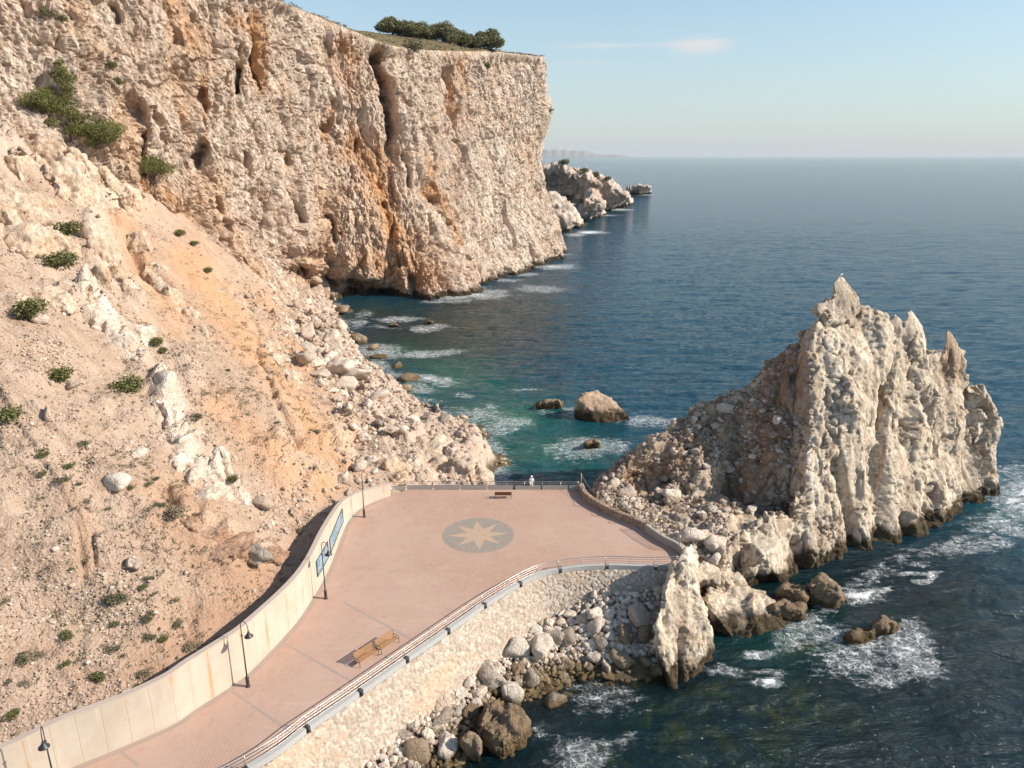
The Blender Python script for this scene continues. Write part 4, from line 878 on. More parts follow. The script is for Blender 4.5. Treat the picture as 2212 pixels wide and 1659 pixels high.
def low_wall(path, h, w, mat, name, label, size=.3, amp=.06):
    pts, s = resample(catmull(path, 6), .1); a = pts; b2 = offs(pts, -w); n = len(pts); rows = []
    for t in np.linspace(0, 1, 10): rows.append(np.c_[a[:, :2], np.full(n, PZ-.05+(h+.05)*t)])
    for t in np.linspace(0, 1, 6)[1:]: rows.append(np.c_[a[:, :2]*(1-t)+b2[:, :2]*t, np.full(n, PZ+h)])
    rows.append(np.c_[b2[:, :2], np.full(n, PZ-.8)])
    G = np.stack(rows, 1); V = G.reshape(-1, 3); nr = gridnormals(V, n, G.shape[1])
    f1, f2, r, d = cells(V/size, 181); e = sstep(.02, .18, f2-f1)
    V = V+nr*(amp*(e*(.3+r[:, 0])-.3))[:, None]
    o = link(name, npmesh(name, V, gridfaces(n, G.shape[1]), True, dict(cr=r[:, 3], grout=1-e)), mat); tag(o, label, 'wall'); return o
lw = low_wall(LOW, .85, .5, low_mat(), 'low_stone_wall', 'low curved brown stone wall between the terrace and the rubble slope')
lw2 = low_wall(LOW2, .8, .32, M_ckerb, 'low_concrete_wall', 'low concrete parapet between the brown stone wall and the white pinnacle', amp=.0)
r3 = railing([(p[0]+.15, p[1]+.02) for p in LOW2[:3]], 'short steel railing on top of the low concrete parapet', 2.3, 4, 1.0, M_steel, M_steel, z=PZ+.78)
for i, (x, y) in enumerate([(1258, 1066), (1282, 1085), (1321, 1102), (1365, 1120)]):
    p = onz(x, y, PZ+.85); q = LOW[[0, 2, 3, 4][i]]
    qx, qy = q[0]+.3, q[1]+.1
    h = [1.25, .95, .95, 1.][i]
    po = MB().tube([(0, 0, -.1), (0, 0, h)], [.055, .05], 8).build('wooden_post', M_post); po.location = (qx, qy, PZ+.84)
    tag(po, ['tallest wooden post, at the seaward tip of the low stone wall', 'second wooden post from the sea on the low stone wall', 'third wooden post from the sea on the low stone wall', 'wooden post nearest the white pinnacle on the low stone wall'][i], 'post', 'wooden posts on the low stone wall')
def rope():
    b = MB(); ps = [Vector((LOW[j][0]+.3, LOW[j][1]+.1, PZ+.84+h*.9)) for j, h in ((0, 1.25), (2, .95), (3, .95), (4, 1.))]
    for a, c in zip(ps[:-1], ps[1:]):
        b.tube([a.lerp(c, t)-Vector((0, 0, 1.0*math.sin(math.pi*t)*.45)) for t in np.linspace(0, 1, 13)], .018, 5)
    o = b.build('rope', M_rope); tag(o, 'slack rope strung between the wooden posts on the low stone wall', 'rope')
rope()

# ------------------------------------------------------------------ lamps, benches, murals, person
def make_lamp(x, y, face, label, H=5.7):
    r = empty('street_lamp', (x, y, PZ), face); tag(r, label, 'street lamp', 'hooked street lamps along the promenade wall')
    MB().lathe([(0, 0), (.17, 0), (.17, .06), (.13, .1), (.125, .72), (.15, .78), (.11, .86), (.06, .95), (0, .95)], 16).build('base', M_dark, r)
    MB().tube([(0, 0, .9), (0, 0, H*.78)], [.055, .042], 10).build('pole', M_dark, r)
    MB().lathe([(.0, 0), (.07, .0), (.075, .05), (.07, .12), (0, .12)], 12, (0, 0, H*.77)).build('collar', M_dark, r)
    rad = .37; arc = [(0, 0, H*.78), (0, 0, H-rad)]+[(rad-rad*math.cos(t), 0, H-rad+rad*1.15*math.sin(t)) for t in np.linspace(.2, math.pi, 14)]+[(2*rad, 0, H-rad-.2)]
    MB().tube(arc, .028, 8).build('arm', M_dark, r)
    sh = MB().lathe([(0, .02), (.04, 0), (.055, -.10), (.10, -.22), (.19, -.38), (.31, -.48), (.32, -.52), (.29, -.50), (.16, -.34), (0, -.3)], 22, (2*rad, 0, H-rad-.18)).build('lamp_shade', M_dark, r)
    return r
for (x, y, lab, hh) in [(127, 1728, 'street lamp nearest the viewer, cut by the lower left corner of the photo', 5.7), (536, 1483, 'street lamp on the salmon paving before the plain concrete wall, right of the nearest lamp', 5.7), (704, 1293, 'street lamp standing in front of the blue mural panels', 5.7), (787, 1117, 'farthest street lamp, beyond the mural near the wall end', 5.4)]:
    p = onz(x, y, PZ); make_lamp(p[0], p[1], math.radians(-28 if y < 1700 else -62), lab, hh)
def make_bench(x, y, rz, mat, label):
    r = empty('park_bench', (x, y, PZ), rz); tag(r, label, 'bench', 'wooden slatted benches on the terrace')
    # +x along the bench, +y to its back
    L = 1.95; seat = MB()
    for k in range(4): seat.box((0, -.20+k*.135, .43), (L, .11, .035))
    seat.build('seat', mat, r, )
    back = MB()
    for k in range(4): back.box((0, 0, 0), (0, 0, 0), M=Matrix.Translation((0, .33+.045*k, .53+k*.125)) @ Matrix.Rotation(math.radians(-20), 4, 'X') @ Matrix.Diagonal((L, .03, .105, 1)) @ Matrix.Identity(4)) if False else back.box((0, .33+.045*k, .53+k*.125), (L, .03, .105))
    back.build('backrest', mat, r)
    for sx in (-1, 1):
        X = sx*(L/2-.02)
        MB().tube([(X, -.30, 0), (X, -.27, .40), (X, -.24, .62), (X, .02, .66), (X, .28, .63)], .022, 6).build('armrest', M_dark, r)
        MB().tube([(X, .30, 0), (X, .28, .42), (X, .36, .62), (X, .47, .93)], .022, 6).build('leg', M_dark, r)
        MB().tube([(X, -.27, .40), (X, .28, .41)], .02, 6).build('seat_support', M_dark, r)
p = onz(838, 1408, PZ); q = onz(800, 1432, PZ)
d = Vector((-8.7+10.9, 49.1-46.3)).normalized(); ang = math.atan2(d.y, d.x)
for (x, y), m, rz, lab in [((838, 1398), M_wood, ang, 'light wooden bench by the curving railing, the one farther from the viewer of the pair'), ((793, 1426), M_wood, ang, 'light wooden bench by the curving railing, the one nearer the viewer of the pair')]:
    p = onz(x, y, PZ); make_bench(p[0], p[1], rz, m, lab)
p = onz(1087, 1075, PZ); make_bench(p[0], p[1], math.pi, M_woodd, 'dark reddish bench standing alone near the seaward end of the terrace')
# benches of the pair look seaward: turn their backs to the hill
def mural_mat():
    k = N('mural_glaze'); p = k.pos(); n1 = k.noise(p, .8, 5, .6, 1.6); n2 = k.noise(p, 1.9, 4, .6, 1.6)
    c = k.mix(k.step(n1, .35, .6), (.06, .18, .25), (.24, .34, .40)); c = k.mix(k.step(n2, .55, .68), c, (.40, .38, .60)); c = k.mix(k.step(k.noise(p, 3.1, 3), .6, .68), c, (.30, .50, .30))
    return k.bsdf(Base_Color=c, Roughness=.35)
M_mur = mural_mat()
def mural(y0, y1, z0, z1, label, seedp):
    root = empty('mural', (0, 0, 0)); tag(root, label, 'mural', 'blue mural panels on the promenade wall')
    idx = [i for i in range(len(WL)) if y0 <= WL[i, 1] <= y1]; P = offs(WL, .05)[idx]; Pb = offs(WL, .0)[idx]; n = len(P)
    root.location = (P[0, 0], P[0, 1], PZ+z0); V = []
    for i in range(n):
        for (q, z) in ((Pb[i], z0), (P[i], z0), (P[i], z1), (Pb[i], z1)): V.append((q[0]-P[0, 0], q[1]-P[0, 1], z-z0))
    Fq = [tuple(f) for f in gridfaces(n, 4)]; Fq += [(0, 1, 2, 3), (4*n-1, 4*n-2, 4*n-3, 4*n-4)]
    link('panel', npmesh('panel', V, Fq, False), M_mur, root)
    b = MB(); Q = offs(WL, .07)[idx]
    for z in (z0, z1): b.tube([(q[0]-P[0, 0], q[1]-P[0, 1], z-z0) for q in Q], .035, 4)
    for q in (Q[0], Q[-1]): b.tube([(q[0]-P[0, 0], q[1]-P[0, 1], 0), (q[0]-P[0, 0], q[1]-P[0, 1], z1-z0)], .035, 4)
    b.build('frame', M_dark, root)
mural(58.9, 63.0, 1.3, 2.9, 'blue and white mural panel on the wall behind the third street lamp', 1)
mural(63.6, 70.4, 1.2, 2.7, 'longer blue-green mural panel farther along the wall toward the sea', 2)

def make_person():
    p = onz(1148, 1057, PZ); root = empty('person', (p[0], p[1], PZ), math.radians(-4))
    tag(root, 'person in white clothes and cap standing at the seaward railing, seen from behind', 'person')
    skin = plain('skin', (.45, .27, .19), .6); white = plain('white_cloth', (.80, .80, .78), .8, 0, .05)
    # joints: x right, y forward (to the sea)
    J = {'pel': (0, 0, .93, .145), 'wai': (0, .01, 1.08, .13), 'che': (0, .0, 1.28, .155), 'nec': (0, .0, 1.44, .065), 'hd1': (0, .03, 1.52, .075), 'hd2': (0, .03, 1.60, .10), 'hd3': (0, .02, 1.68, .085)}
    for s, n in ((-1, 'l'), (1, 'r')):
        J[n+'hip'] = (s*.095, 0, .88, .10); J[n+'kne'] = (s*.11, .01, .48, .066); J[n+'ank'] = (s*.12, -.01, .08, .045); J[n+'toe'] = (s*.135, .14, .035, .036)
        J[n+'sho'] = (s*.18, -.0, 1.39, .062); J[n+'elb'] = (s*.25, -.03, 1.12, .045); J[n+'wri'] = (s*.235, .09, .90, .03); J[n+'pal'] = (s*.23, .12, .84, .03)
        for k, (dx, dy, dz, r) in enumerate([(-.012, .05, -.05, .009), (-.0, .06, -.07, .0095), (.012, .055, -.075, .0095), (.024, .045, -.07, .009), (.03, .02, -.055, .008)]):
            b0 = (s*(.225+dx*.8), .125+dy*.35, .83+dz*.35, r); J[f'{n}f{k}a'] = b0; J[f'{n}f{k}b'] = (s*(.225+dx*1.1), .125+dy*.8, .83+dz*1.0, r*.85)
    E = [('pel', 'wai'), ('wai', 'che'), ('che', 'nec'), ('nec', 'hd1'), ('hd1', 'hd2'), ('hd2', 'hd3')]
    for n in 'lr':
        E += [('pel', n+'hip'), (n+'hip', n+'kne'), (n+'kne', n+'ank'), (n+'ank', n+'toe'), ('che', n+'sho'), (n+'sho', n+'elb'), (n+'elb', n+'wri'), (n+'wri', n+'pal')]
        for k in range(5): E += [(n+'pal', f'{n}f{k}a'), (f'{n}f{k}a', f'{n}f{k}b')]
    def skinned(name, J, E, rootn, mat, grow=0., sub=2):
        ks = list(dict.fromkeys([a for e in E for a in e])); me = bpy.data.meshes.new(name)
        me.from_pydata([J[k][:3] for k in ks], [(ks.index(a), ks.index(b2)) for a, b2 in E], [])
        o = bpy.data.objects.new(name, me); C.objects.link(o); m = o.modifiers.new('s', 'SKIN'); m.use_smooth_shade = True
        for i, k in enumerate(ks):
            v = me.skin_vertices[0].data[i]; v.radius = (J[k][3]+grow, J[k][3]+grow); v.use_root = (k == rootn)
        m2 = o.modifiers.new('u', 'SUBSURF'); m2.levels = m2.render_levels = sub
        ev = o.evaluated_get(bpy.context.evaluated_depsgraph_get()); me2 = bpy.data.meshes.new_from_object(ev)
        bpy.data.objects.remove(o); me2.materials.clear(); me2.name = name; return link(name, me2, mat, root)
    body = skinned('body', J, E, 'pel', skin)
    # face details joined on the head
    J2 = dict(J)
    E2 = [('pel', 'wai'), ('wai', 'che')]+[(a, b2) for n in 'lr' for a, b2 in [('che', n+'sho'), (n+'sho', n+'elb'), (n+'elb', n+'wri')]]
    skinned('shirt', J2, E2, 'pel', white, .022)
    J3 = dict(J); E3 = [(a, b2) for n in 'lr' for a, b2 in [('pel', n+'hip'), (n+'hip', n+'kne'), (n+'kne', n+'ank')]]
    skinned('trousers', J3, E3, 'pel', white, .024)
    MB().lathe([(.0, .115), (.06, .105), (.098, .06), (.112, 0), (.15, -.02), (.15, -.03), (.10, -.02)], 20, (0, .025, 1.655)).build('cap', white, root)
    for s in (-1, 1):
        MB().lathe([(0, -.02), (.022, -.012), (.026, .0), (.022, .012), (0, .02)], 8, (s*.098, .02, 1.585)).build('ear', skin, root)
        MB().lathe([(0, -.012), (.010, -.006), (.012, 0), (.010, .006), (0, .012)], 8, (s*.035, .117, 1.605)).build('eye', M_dark, root)
        MB().box((s*.135, .05, .03), (.095, .26, .06)).build('shoe', white, root, bevel=.02)
    MB().tube([(0, .118, 1.60), (0, .150, 1.565), (0, .118, 1.555)], [.01, .016, .01], 6).build('nose', skin, root)
    MB().box((0, .112, 1.525), (.05, .012, .008)).build('mouth', plain('lip', (.35, .13, .11), .6), root)
make_person()

# ------------------------------------------------------------------ finding the ground under a surveyed point
def tree_of(V, Fc): return BVHTree.FromPolygons(V.tolist(), Fc.tolist())
T_hill = tree_of(HV, HF); T_stack = tree_of(StV, StF); T_cliff = tree_of(CV, CF)
T_plat = tree_of(CP.reshape(-1, 3), gridfaces(CP.shape[0], CP.shape[1]))
T_isl = [tree_of(*rocksD[k]) for k in rocksD]; T_far = tree_of(FhV, FhF); T_out = []
def hit(x, y, trees=None):
    d = Vector(ray(x, y)).normalized(); o = Vector((0, 0, CH)); best = None
    for t in (trees or [T_hill, T_stack, T_cliff, T_plat]+T_out):
        r = t.ray_cast(o, d)
        if r[0] is not None and (best is None or r[3] < best[3]): best = r
    return best
print('bvh', time.time()-T0)

# ------------------------------------------------------------------ rock outcrops standing out of the scree
M_spur = rock_mat('spur_limestone', (.68, .56, .44), (.58, .43, .30), (.30, .21, .15), (.58, .35, .18), fine=1.1, bumpd=.22, wet=False, stain_amt=.75)
M_white = rock_mat('white_limestone', (.74, .65, .54), (.64, .52, .41), (.4, .3, .22), (.62, .38, .2), fine=1.1, bumpd=.2, wet=False, stain_amt=.35)
def outcrop(label, blocks, mat, seed, vox=.28, big=(3., .7), small=(1., .2), name='rock_outcrop', tilt=.25, st=(1, 1, .5)):
    """blocks: (x, y, width px, height px, depth factor) in survey coordinates of the block's centre"""
    rr = np.random.default_rng(seed); H = []; cs_ = []
    for (x, y, wp, hp, df) in blocks:
        h = hit(x, y+hp*.42, (T_hill,))
        if h is None: h = hit(x, y+hp*.42)
        if h is None: continue
        p = np.array(h[0]); m = math.hypot(p[0], p[1])/1600; W_, H_ = wp*m*.5, hp*m*.5; D_ = W_*df
        q = p+np.array([0, D_*.45, -H_*.25]); pts = []
        az = rr.uniform(-.5, .5); ca, sa = math.cos(az), math.sin(az); lx, ly = rr.uniform(-tilt, tilt, 2)
        for sx in (-1, 1):
            for sy in (-1, 1):
                for sz, kk in ((-1.6, 1.1), (.25, 1.), (1., .55)):
                    X, Y = sx*W_*kk*rr.uniform(.7, 1.05), sy*D_*kk*rr.uniform(.7, 1.05); zz = sz*H_*(rr.uniform(.6, 1.1) if sz > 0 else 1)
                    pts.append((q[0]+X*ca-Y*sa+lx*zz, q[1]+X*sa+Y*ca+ly*zz, q[2]+zz))
        H.append(pts); cs_.append(q-np.array([0, 0, H_*.9+.3]))
    for a_, b_ in zip(cs_[:-1], cs_[1:]):
        H.append([tuple(e_+np.array([dx, dy, dz])) for e_ in (a_, b_) for dx in (-.6, .6) for dy in (-.6, .6) for dz in (-.5, .5)])
    o, V, Fc = hull_rock(name, H, vox, mat, seed, big, small, st, .2, fine=.10, nowet=1., relax=1); tag(o, label, 'outcrop'); T_out.append(tree_of(V, Fc)); return o
outcrop('massive cracked tan rock blocks crowning the spur below the pines', [(45, 248, 100, 56, .9), (85, 300, 110, 120, .8), (130, 305, 90, 150, .9), (150, 350, 110, 170, .8), (190, 320, 70, 60, 1.), (200, 365, 70, 80, .9), (240, 350, 60, 50, 1.), (245, 395, 70, 60, 1.), (215, 400, 70, 60, 1.), (275, 400, 44, 50, 1.), (100, 350, 70, 80, .8), (20, 300, 70, 80, .8)], M_spur, 501, .25, (4.5, 1.2), (1.5, .25))
outcrop('stack of angular pale blocks at the left edge under the spur', [(40, 412, 70, 40, .8), (30, 440, 46, 32, .9), (66, 448, 34, 24, .9), (10, 395, 40, 40, .8), (90, 425, 34, 26, .8), (-10, 430, 50, 50, .8)], M_spur, 502, .22, (2., .4), (.8, .15))
outcrop('broad pale slab below the angular blocks at the left edge', [(20, 480, 120, 60, .6), (70, 510, 90, 50, .6), (110, 500, 60, 40, .6), (30, 520, 90, 40, .6)], M_spur, 503, .26, (3., .5), (1., .18))
outcrop('tall orange and cream rock face standing in the scree below the spur', [(200, 480, 40, 80, .8), (225, 510, 60, 110, .6), (250, 560, 60, 100, .5), (215, 570, 50, 90, .6), (270, 600, 60, 60, .5), (190, 610, 34, 60, .6)], M_spur, 504, .24, (3., .6), (1., .18), st=(1, 1, .35))
outcrop('white fluted limestone rib in the upper middle of the scree', [(195, 660, 44, 50, 1.2), (222, 690, 56, 50, 1.4), (250, 715, 50, 44, 1.3), (300, 700, 40, 26, 1.2), (285, 765, 44, 24, 1.2), (322, 788, 34, 20, 1.2)], M_white, 505, .2, (2., .45), (.8, .15), st=(1, 1, .4))
outcrop('long white limestone rib running down to the foot of the scree', [(352, 850, 36, 34, 1.6), (372, 890, 44, 34, 1.6), (392, 930, 50, 40, 1.6), (375, 985, 54, 40, 1.3), (405, 1010, 66, 50, 1.2), (450, 1010, 56, 56, 1.1), (476, 965, 26, 44, 1.), (492, 1030, 56, 44, 1.1), (430, 1060, 80, 26, 1.), (515, 1065, 44, 24, 1.)], M_white, 506, .16, (1.8, .4), (.7, .13), st=(1, 1, .45))
outcrop('layered red-brown rock ledges in the earth bank above the wall', [(440, 1140, 80, 22, 1.), (490, 1165, 90, 24, 1.), (540, 1185, 90, 22, 1.), (470, 1185, 80, 18, 1.), (590, 1195, 60, 16, 1.), (400, 1120, 40, 20, 1.)], rock_mat('red_bedrock', (.50, .34, .24), (.42, .26, .17), (.22, .14, .1), (.46, .24, .13), stretch=(.6, .6, 2.), fine=1.4, bumpd=.2, wet=False), 507, .14, (1.6, .28), (.5, .1), st=(.5, .5, 2.2))
outcrop('cream bedrock knoll between the boulder beach and the terrace corner', [(800, 985, 110, 34, .8), (870, 990, 130, 44, .9), (940, 985, 140, 50, .9), (990, 1000, 120, 56, .9), (900, 1015, 130, 50, .9), (850, 1020, 80, 50, .9), (1020, 1012, 90, 56, 1.), (960, 1028, 130, 46, .9), (930, 955, 100, 34, .9)], M_spur, 508, .22, (4., .8), (1., .22))
outcrop('small tan bedrock ledges poking through the ochre scree', [(560, 735, 60, 24, 1.), (590, 760, 50, 22, 1.), (620, 800, 50, 26, 1.), (640, 850, 40, 26, 1.), (600, 700, 40, 22, 1.)], M_spur, 509, .22, (2., .5), (.8, .15))
outcrop('pale cracked rock band above the green bushes on the left', [(70, 620, 60, 26, 1.), (110, 640, 60, 26, 1.), (150, 610, 50, 30, 1.), (20, 640, 60, 30, 1.)], M_spur, 510, .2, (2., .4), (.8, .15))
outcrop('orange rock wall on the far side of the eroded gully', [(330, 560, 50, 60, .7), (360, 610, 54, 60, .7), (300, 500, 50, 60, .7), (395, 660, 50, 44, .7), (430, 700, 44, 34, .8)], M_spur, 511, .24, (3., .6), (1., .18), st=(1, 1, .4))
print('outcrops', time.time()-T0)

# ------------------------------------------------------------------ boulders
def boulder_mesh(seed, sub=4, flat=.75, planes=11, rough=.05, soft=0.03):
    b = bmesh.new(); bmesh.ops.create_icosphere(b, subdivisions=sub, radius=1.0); me = bpy.data.meshes.new('boulder'); b.to_mesh(me); b.free()
    V = meshdata(me); V /= np.linalg.norm(V, axis=1, keepdims=True); r = np.random.default_rng(seed)
    Nn = r.normal(size=(planes, 3)); Nn /= np.linalg.norm(Nn, axis=1, keepdims=True); dd = r.uniform(.62, 1.0, planes)
    q = np.maximum(V @ Nn.T, 1e-3)/dd[None]; k = 34.
    rad = 1/((q**k).sum(1)**(1/k)+.02); rad = np.minimum(rad, 1.25)
    V = V*rad[:, None]; sc = np.array([1, r.uniform(.7, .95), r.uniform(.6, .9)*flat/.75]); V *= sc
    o, c = rocky(V+seed*9.1, .9, .16*rough/.05, seed, (1, 1, 1), 4, .5)
    V += V/np.linalg.norm(V, axis=1, keepdims=True)*o[:, None]
    me.vertices.foreach_set('co', V.astype(np.float32).ravel()); me.polygons.foreach_set('use_smooth', np.full(len(me.polygons), True)); me.update()
    return me
BM = [boulder_mesh(300+i, 4 if i < 8 else 3) for i in range(14)]
for m in BM: m.materials.append(M_bould)
BP = [m.copy() for m in BM]
for m in BP: m.materials.clear(); m.materials.append(M_bpale)
BW = [m.copy() for m in BM]
for m in BW: m.materials.clear(); m.materials.append(M_brown)
def put_boulder(p, r, rg, meshes, label, group, sink=.25, sq=None):
    i = int(rg.integers(0, len(meshes))); o = bpy.data.objects.new('boulder', meshes[i]); C.objects.link(o)
    s = (r*rg.uniform(.85, 1.15), r*rg.uniform(.8, 1.1), r*rg.uniform(.75, 1.05)) if sq is None else tuple(r*k for k in sq)
    o.scale = s; o.rotation_euler = (rg.uniform(-.35, .35), rg.uniform(-.35, .35), rg.uniform(0, 6.28)) if sq is None else (0, 0, rg.uniform(0, 6.28))
    o.location = (p[0], p[1], p[2]+s[2]*(.75-sink)-.0)
    tag(o, label, 'boulder', group); return o
rg = np.random.default_rng(11)
placed = []
def free(p, r, k=.78):
    for q, s in placed:
        if (q[0]-p[0])**2+(q[1]-p[1])**2+(q[2]-p[2])**2 < ((r+s)*k)**2: return False
    return True
# the heap below the rubble wall: large named ones first
G1 = 'boulders heaped between the rubble-stone wall and the cove'
big = [(1330, 1300, 1.75, BP, 'large pale slab-like boulder high in the heap under the railing end'), (1377, 1325, 1.25, BP, 'upright pale boulder high in the heap nearest the white pinnacle'), (1345, 1255, 1.3, BP, 'pale block wedged at the very top of the heap below the kerb'),
       (1285, 1322, .95, BP, 'rounded pale boulder at the left of the large slab-like one'), (1288, 1345, .9, BP, 'rounded grey boulder below the left end of the large slab'), (1195, 1375, 1.1, BM, 'grey boulder touching the rubble wall at the head of the heap'),
       (1226, 1378, 1.15, BM, 'tan squarish boulder at the head of the heap right of the grey one'), (1165, 1395, 1.6, BP, 'very pale wide boulder midway along the rubble wall'), (1120, 1400, 1.25, BM, 'smooth grey triangular boulder midway along the rubble wall'),
       (1350, 1365, 1.25, BW, 'long dark brown boulder low in the heap near the pinnacle'), (1392, 1365, .95, BW, 'brown boulder low in the heap touching the pinnacle foot'), (1065, 1455, 1.5, BM, 'tall pale grey boulder with a pointed top beside the rubble wall'),
       (1100, 1495, 1.15, BM, 'tan pointed boulder just above the flat-topped giant'), (1150, 1460, 1.0, BM, 'reddish tan boulder near the water line of the cove'), (1345, 1420, .95, BW, 'ochre wet slab lying in the shadowed water of the cove'), (1300, 1390, .9, BM, 'tan boulder half in shadow at mid heap'),
       (960, 1605, 1.15, BM, 'brown angular boulder near the bottom edge left of the giant'), (905, 1620, 1.1, BW, 'wet tan block at the lower left end of the heap'), (955, 1550, 1.0, BM, 'round grey-green boulder against the foot of the rubble wall')]
def cove_pt(x, y, r):
    z = 1.0
    for _ in range(12):
        p = onz(x, y, z); z = .5*z+.5*(float(bank_z(np.array([p[0]]), np.array([p[1]]))[0])+r*.5)
    return onz(x, y, z)-np.array([0, 0, r*.5])
for x, y, r, ms, lab in big:
    p = cove_pt(x, y, r); put_boulder(p, r, rg, ms, lab, G1, .3); placed.append((p+np.array([0, 0, r*.4]), r*.9))
poly = [(822, 1690), (872, 1572), (955, 1512), (1020, 1462), (1080, 1398), (1150, 1352), (1215, 1335), (1250, 1300), (1292, 1250), (1420, 1246), (1428, 1470), (1340, 1490), (1250, 1500), (1190, 1530), (1140, 1500), (1080, 1500), (1035, 1520), (1000, 1570), (985, 1640), (990, 1700)]
n = 0; tries = 0
while n < 150 and tries < 9000:
    tries += 1; x, y = rg.uniform(815, 1440), rg.uniform(1240, 1700)
    if not inside(np.array([x]), np.array([y]), poly)[0]: continue
    r = float(np.clip(rg.lognormal(-.62, .38), .26, 1.25)); p = cove_pt(x, y, r)
    if p[2] < -2.2: continue
    c = p+np.array([0, 0, r*.4])
    if not free(c, r, .72): continue
    low = p[2] < .7
    ms = BW if low and rg.random() < .45 else (BP if rg.random() < (.12 if low else .38) else BM)
    put_boulder(p, r, rg, ms, 'wet brown boulder at the water line of the cove heap' if low else 'weathered boulder in the dry part of the heap below the rubble wall', 'wet boulders along the cove water line' if low else 'dry boulders heaped under the rubble wall', .3)
    placed.append((c, r*.9)); n += 1
print('cove boulders', n)
# shoreline of the bay
def land_boulder(x, y, r, ms, lab, grp, sink=.35, trees=None, sq=None):
    h = hit(x, y, trees)
    if h is None: return None
    p = np.array(h[0])
    if not free(p, r, .62): return None
    placed.append((p, r*.9)); return put_boulder(p, r, rg, ms, lab, grp, sink, sq)
for x, y, r, ms, lab, sq in [(566, 1092, 1.15, BP, 'white boulder alone on the hillside behind the far end of the wall', None), (552, 1204, 1.35, BM, 'grey lumpy boulder on red earth behind the concrete wall', (1.3, .8, .8)), (290, 1225, .9, BP, 'white leaning slab stone low on the hillside', (.7, .6, 1.)), (292, 1245, 1., BP, 'broad white slab stone under the leaning one', (1.1, .6, 1.)),
        (85, 695, .8, BP, 'orange-tinted stone resting on the scree near the left edge', None), (160, 835, .6, BP, 'small cream stone on the scree left of the dark shrub', None), (296, 985, .8, BP, 'pale stone near the foot of the dark shrub', None), (105, 905, .9, BP, 'tilted white slab on the scree', (.5, .5, 1.1)), (255, 1045, .85, BP, 'split white rock on the middle of the scree', None),
        (620, 700, 1.8, BP, 'tan block at the top of the boulder beach', None), (730, 810, 2.6, BP, 'big white-topped boulder midway down the boulder beach', None), (700, 790, 2.0, BP, 'cream boulder beside the big white-topped one', None), (740, 670, 2.8, BW, 'dark flat rock where the beach meets the great cliff', (1.4, 1., .5)), (775, 745, 2.4, BW, 'brown wet boulder at the edge of the surf', None), (955, 912, 1.25, BM, 'round brown boulder on the shore ledge beside the surf', None),
        (750, 840, 1.9, BP, 'orange-streaked boulder low on the boulder beach', None), (835, 860, 2.0, BW, 'dark jagged boulder standing at the surf edge', None), (665, 655, 1.4, BP, 'pale block near the foot of the great cliff', None), (820, 775, 1.4, BW, 'flat dark boulder reaching into the foam', (1.4, 1., .6)), (885, 820, 1.9, BW, 'dark wedge rock standing in the foam of the bay', (1.3, 1., .6)), (875, 845, 1.5, BW, 'small dark rock just below the wedge rock in the foam', None), (805, 757, 1.3, BW, 'low brown rock among foam near the beach', None), (860, 795, 1.1, BW, 'little brown rock between foam streaks', None), (1005, 938, .55, BM, 'tiny round rock at the tip of the shore ledge', None)]:
    if 790 < x < 900 and 740 < y < 870 or x == 1005:
        p = onz(x, y, -.2); put_boulder(p, r, rg, ms, lab, None, .3, sq); placed.append((p, r))
    else: land_boulder(x, y, r, ms, lab, None, .4, None, sq)
n = 0; tries = 0; bp = [(625, 640), (700, 640), (745, 690), (770, 740), (800, 800), (850, 840), (880, 880), (930, 905), (990, 935), (1060, 985), (1068, 1020), (1000, 1040), (900, 1035), (740, 1080), (720, 1040), (800, 1000), (730, 900), (660, 790), (620, 700)]
while n < 105 and tries < 6000:
    tries += 1; x, y = rg.uniform(615, 1075), rg.uniform(635, 1090)
    if not inside(np.array([x]), np.array([y]), bp)[0]: continue
    sc = np.interp(y, [640, 1000], [1.0, .55]); r = float(np.clip(rg.lognormal(.05, .45)*sc, .4, 2.6))
    if inside(np.array([x]), np.array([y]), [(790, 965), (900, 935), (1010, 950), (1080, 1000), (1080, 1050), (830, 1050)])[0]: continue
    h = hit(x, y, (T_hill,))
    if h is None: continue
    z = h[0].z; ds = float(ds_shore(np.array([h[0].x]), np.array([h[0].y]))[0])
    wet = z < 1.6
    if land_boulder(x, y, r, BW if wet else (BP if rg.random() < .75 else BM), 'dark wet boulder along the surf edge of the boulder beach' if wet else 'cream or tan boulder among others on the boulder beach', 'wet boulders along the surf' if wet else 'boulders of the beach below the scree', .35): n += 1
print('beach boulders', n)
# rubble side of the headland
n = 0; tries = 0
for x, y, r, lab in [(1450, 1075, 1.2, 'pale boulder on lit earth just behind the low stone wall'), (1355, 1068, .9, 'rounded pale boulder on the ochre earth beside the wooden posts'), (1490, 1165, 1.3, 'pale wedge boulder above the white pinnacle'), (1545, 1185, 1.3, 'pale block leaning on the lower buttress of the headland'), (1570, 1010, 1.2, 'isolated grey boulder in the shaded scree of the headland')]:
    land_boulder(x, y, r, BM if r > 2 else BP, lab, None, .35, (T_stack,))
while n < 46 and tries < 3000:
    tries += 1; x, y = rg.uniform(1300, 1720), rg.uniform(880, 1260)
    h = hit(x, y, (T_stack,))
    if h is None or h[1].z < .45 or (x > 1570 and y > 1110): continue
    if y < np.interp(x, [1300, 1440, 1500, 1740], [1050, 960, 880, 760]): continue
    r = float(np.clip(rg.lognormal(-.75, .45), .3, 1.3))
    if land_boulder(x, y, r, BP if rg.random() < .6 else BM, 'pale boulder on the rubble slope of the headland', 'boulders on the headland slope', .35, (T_stack,)): n += 1

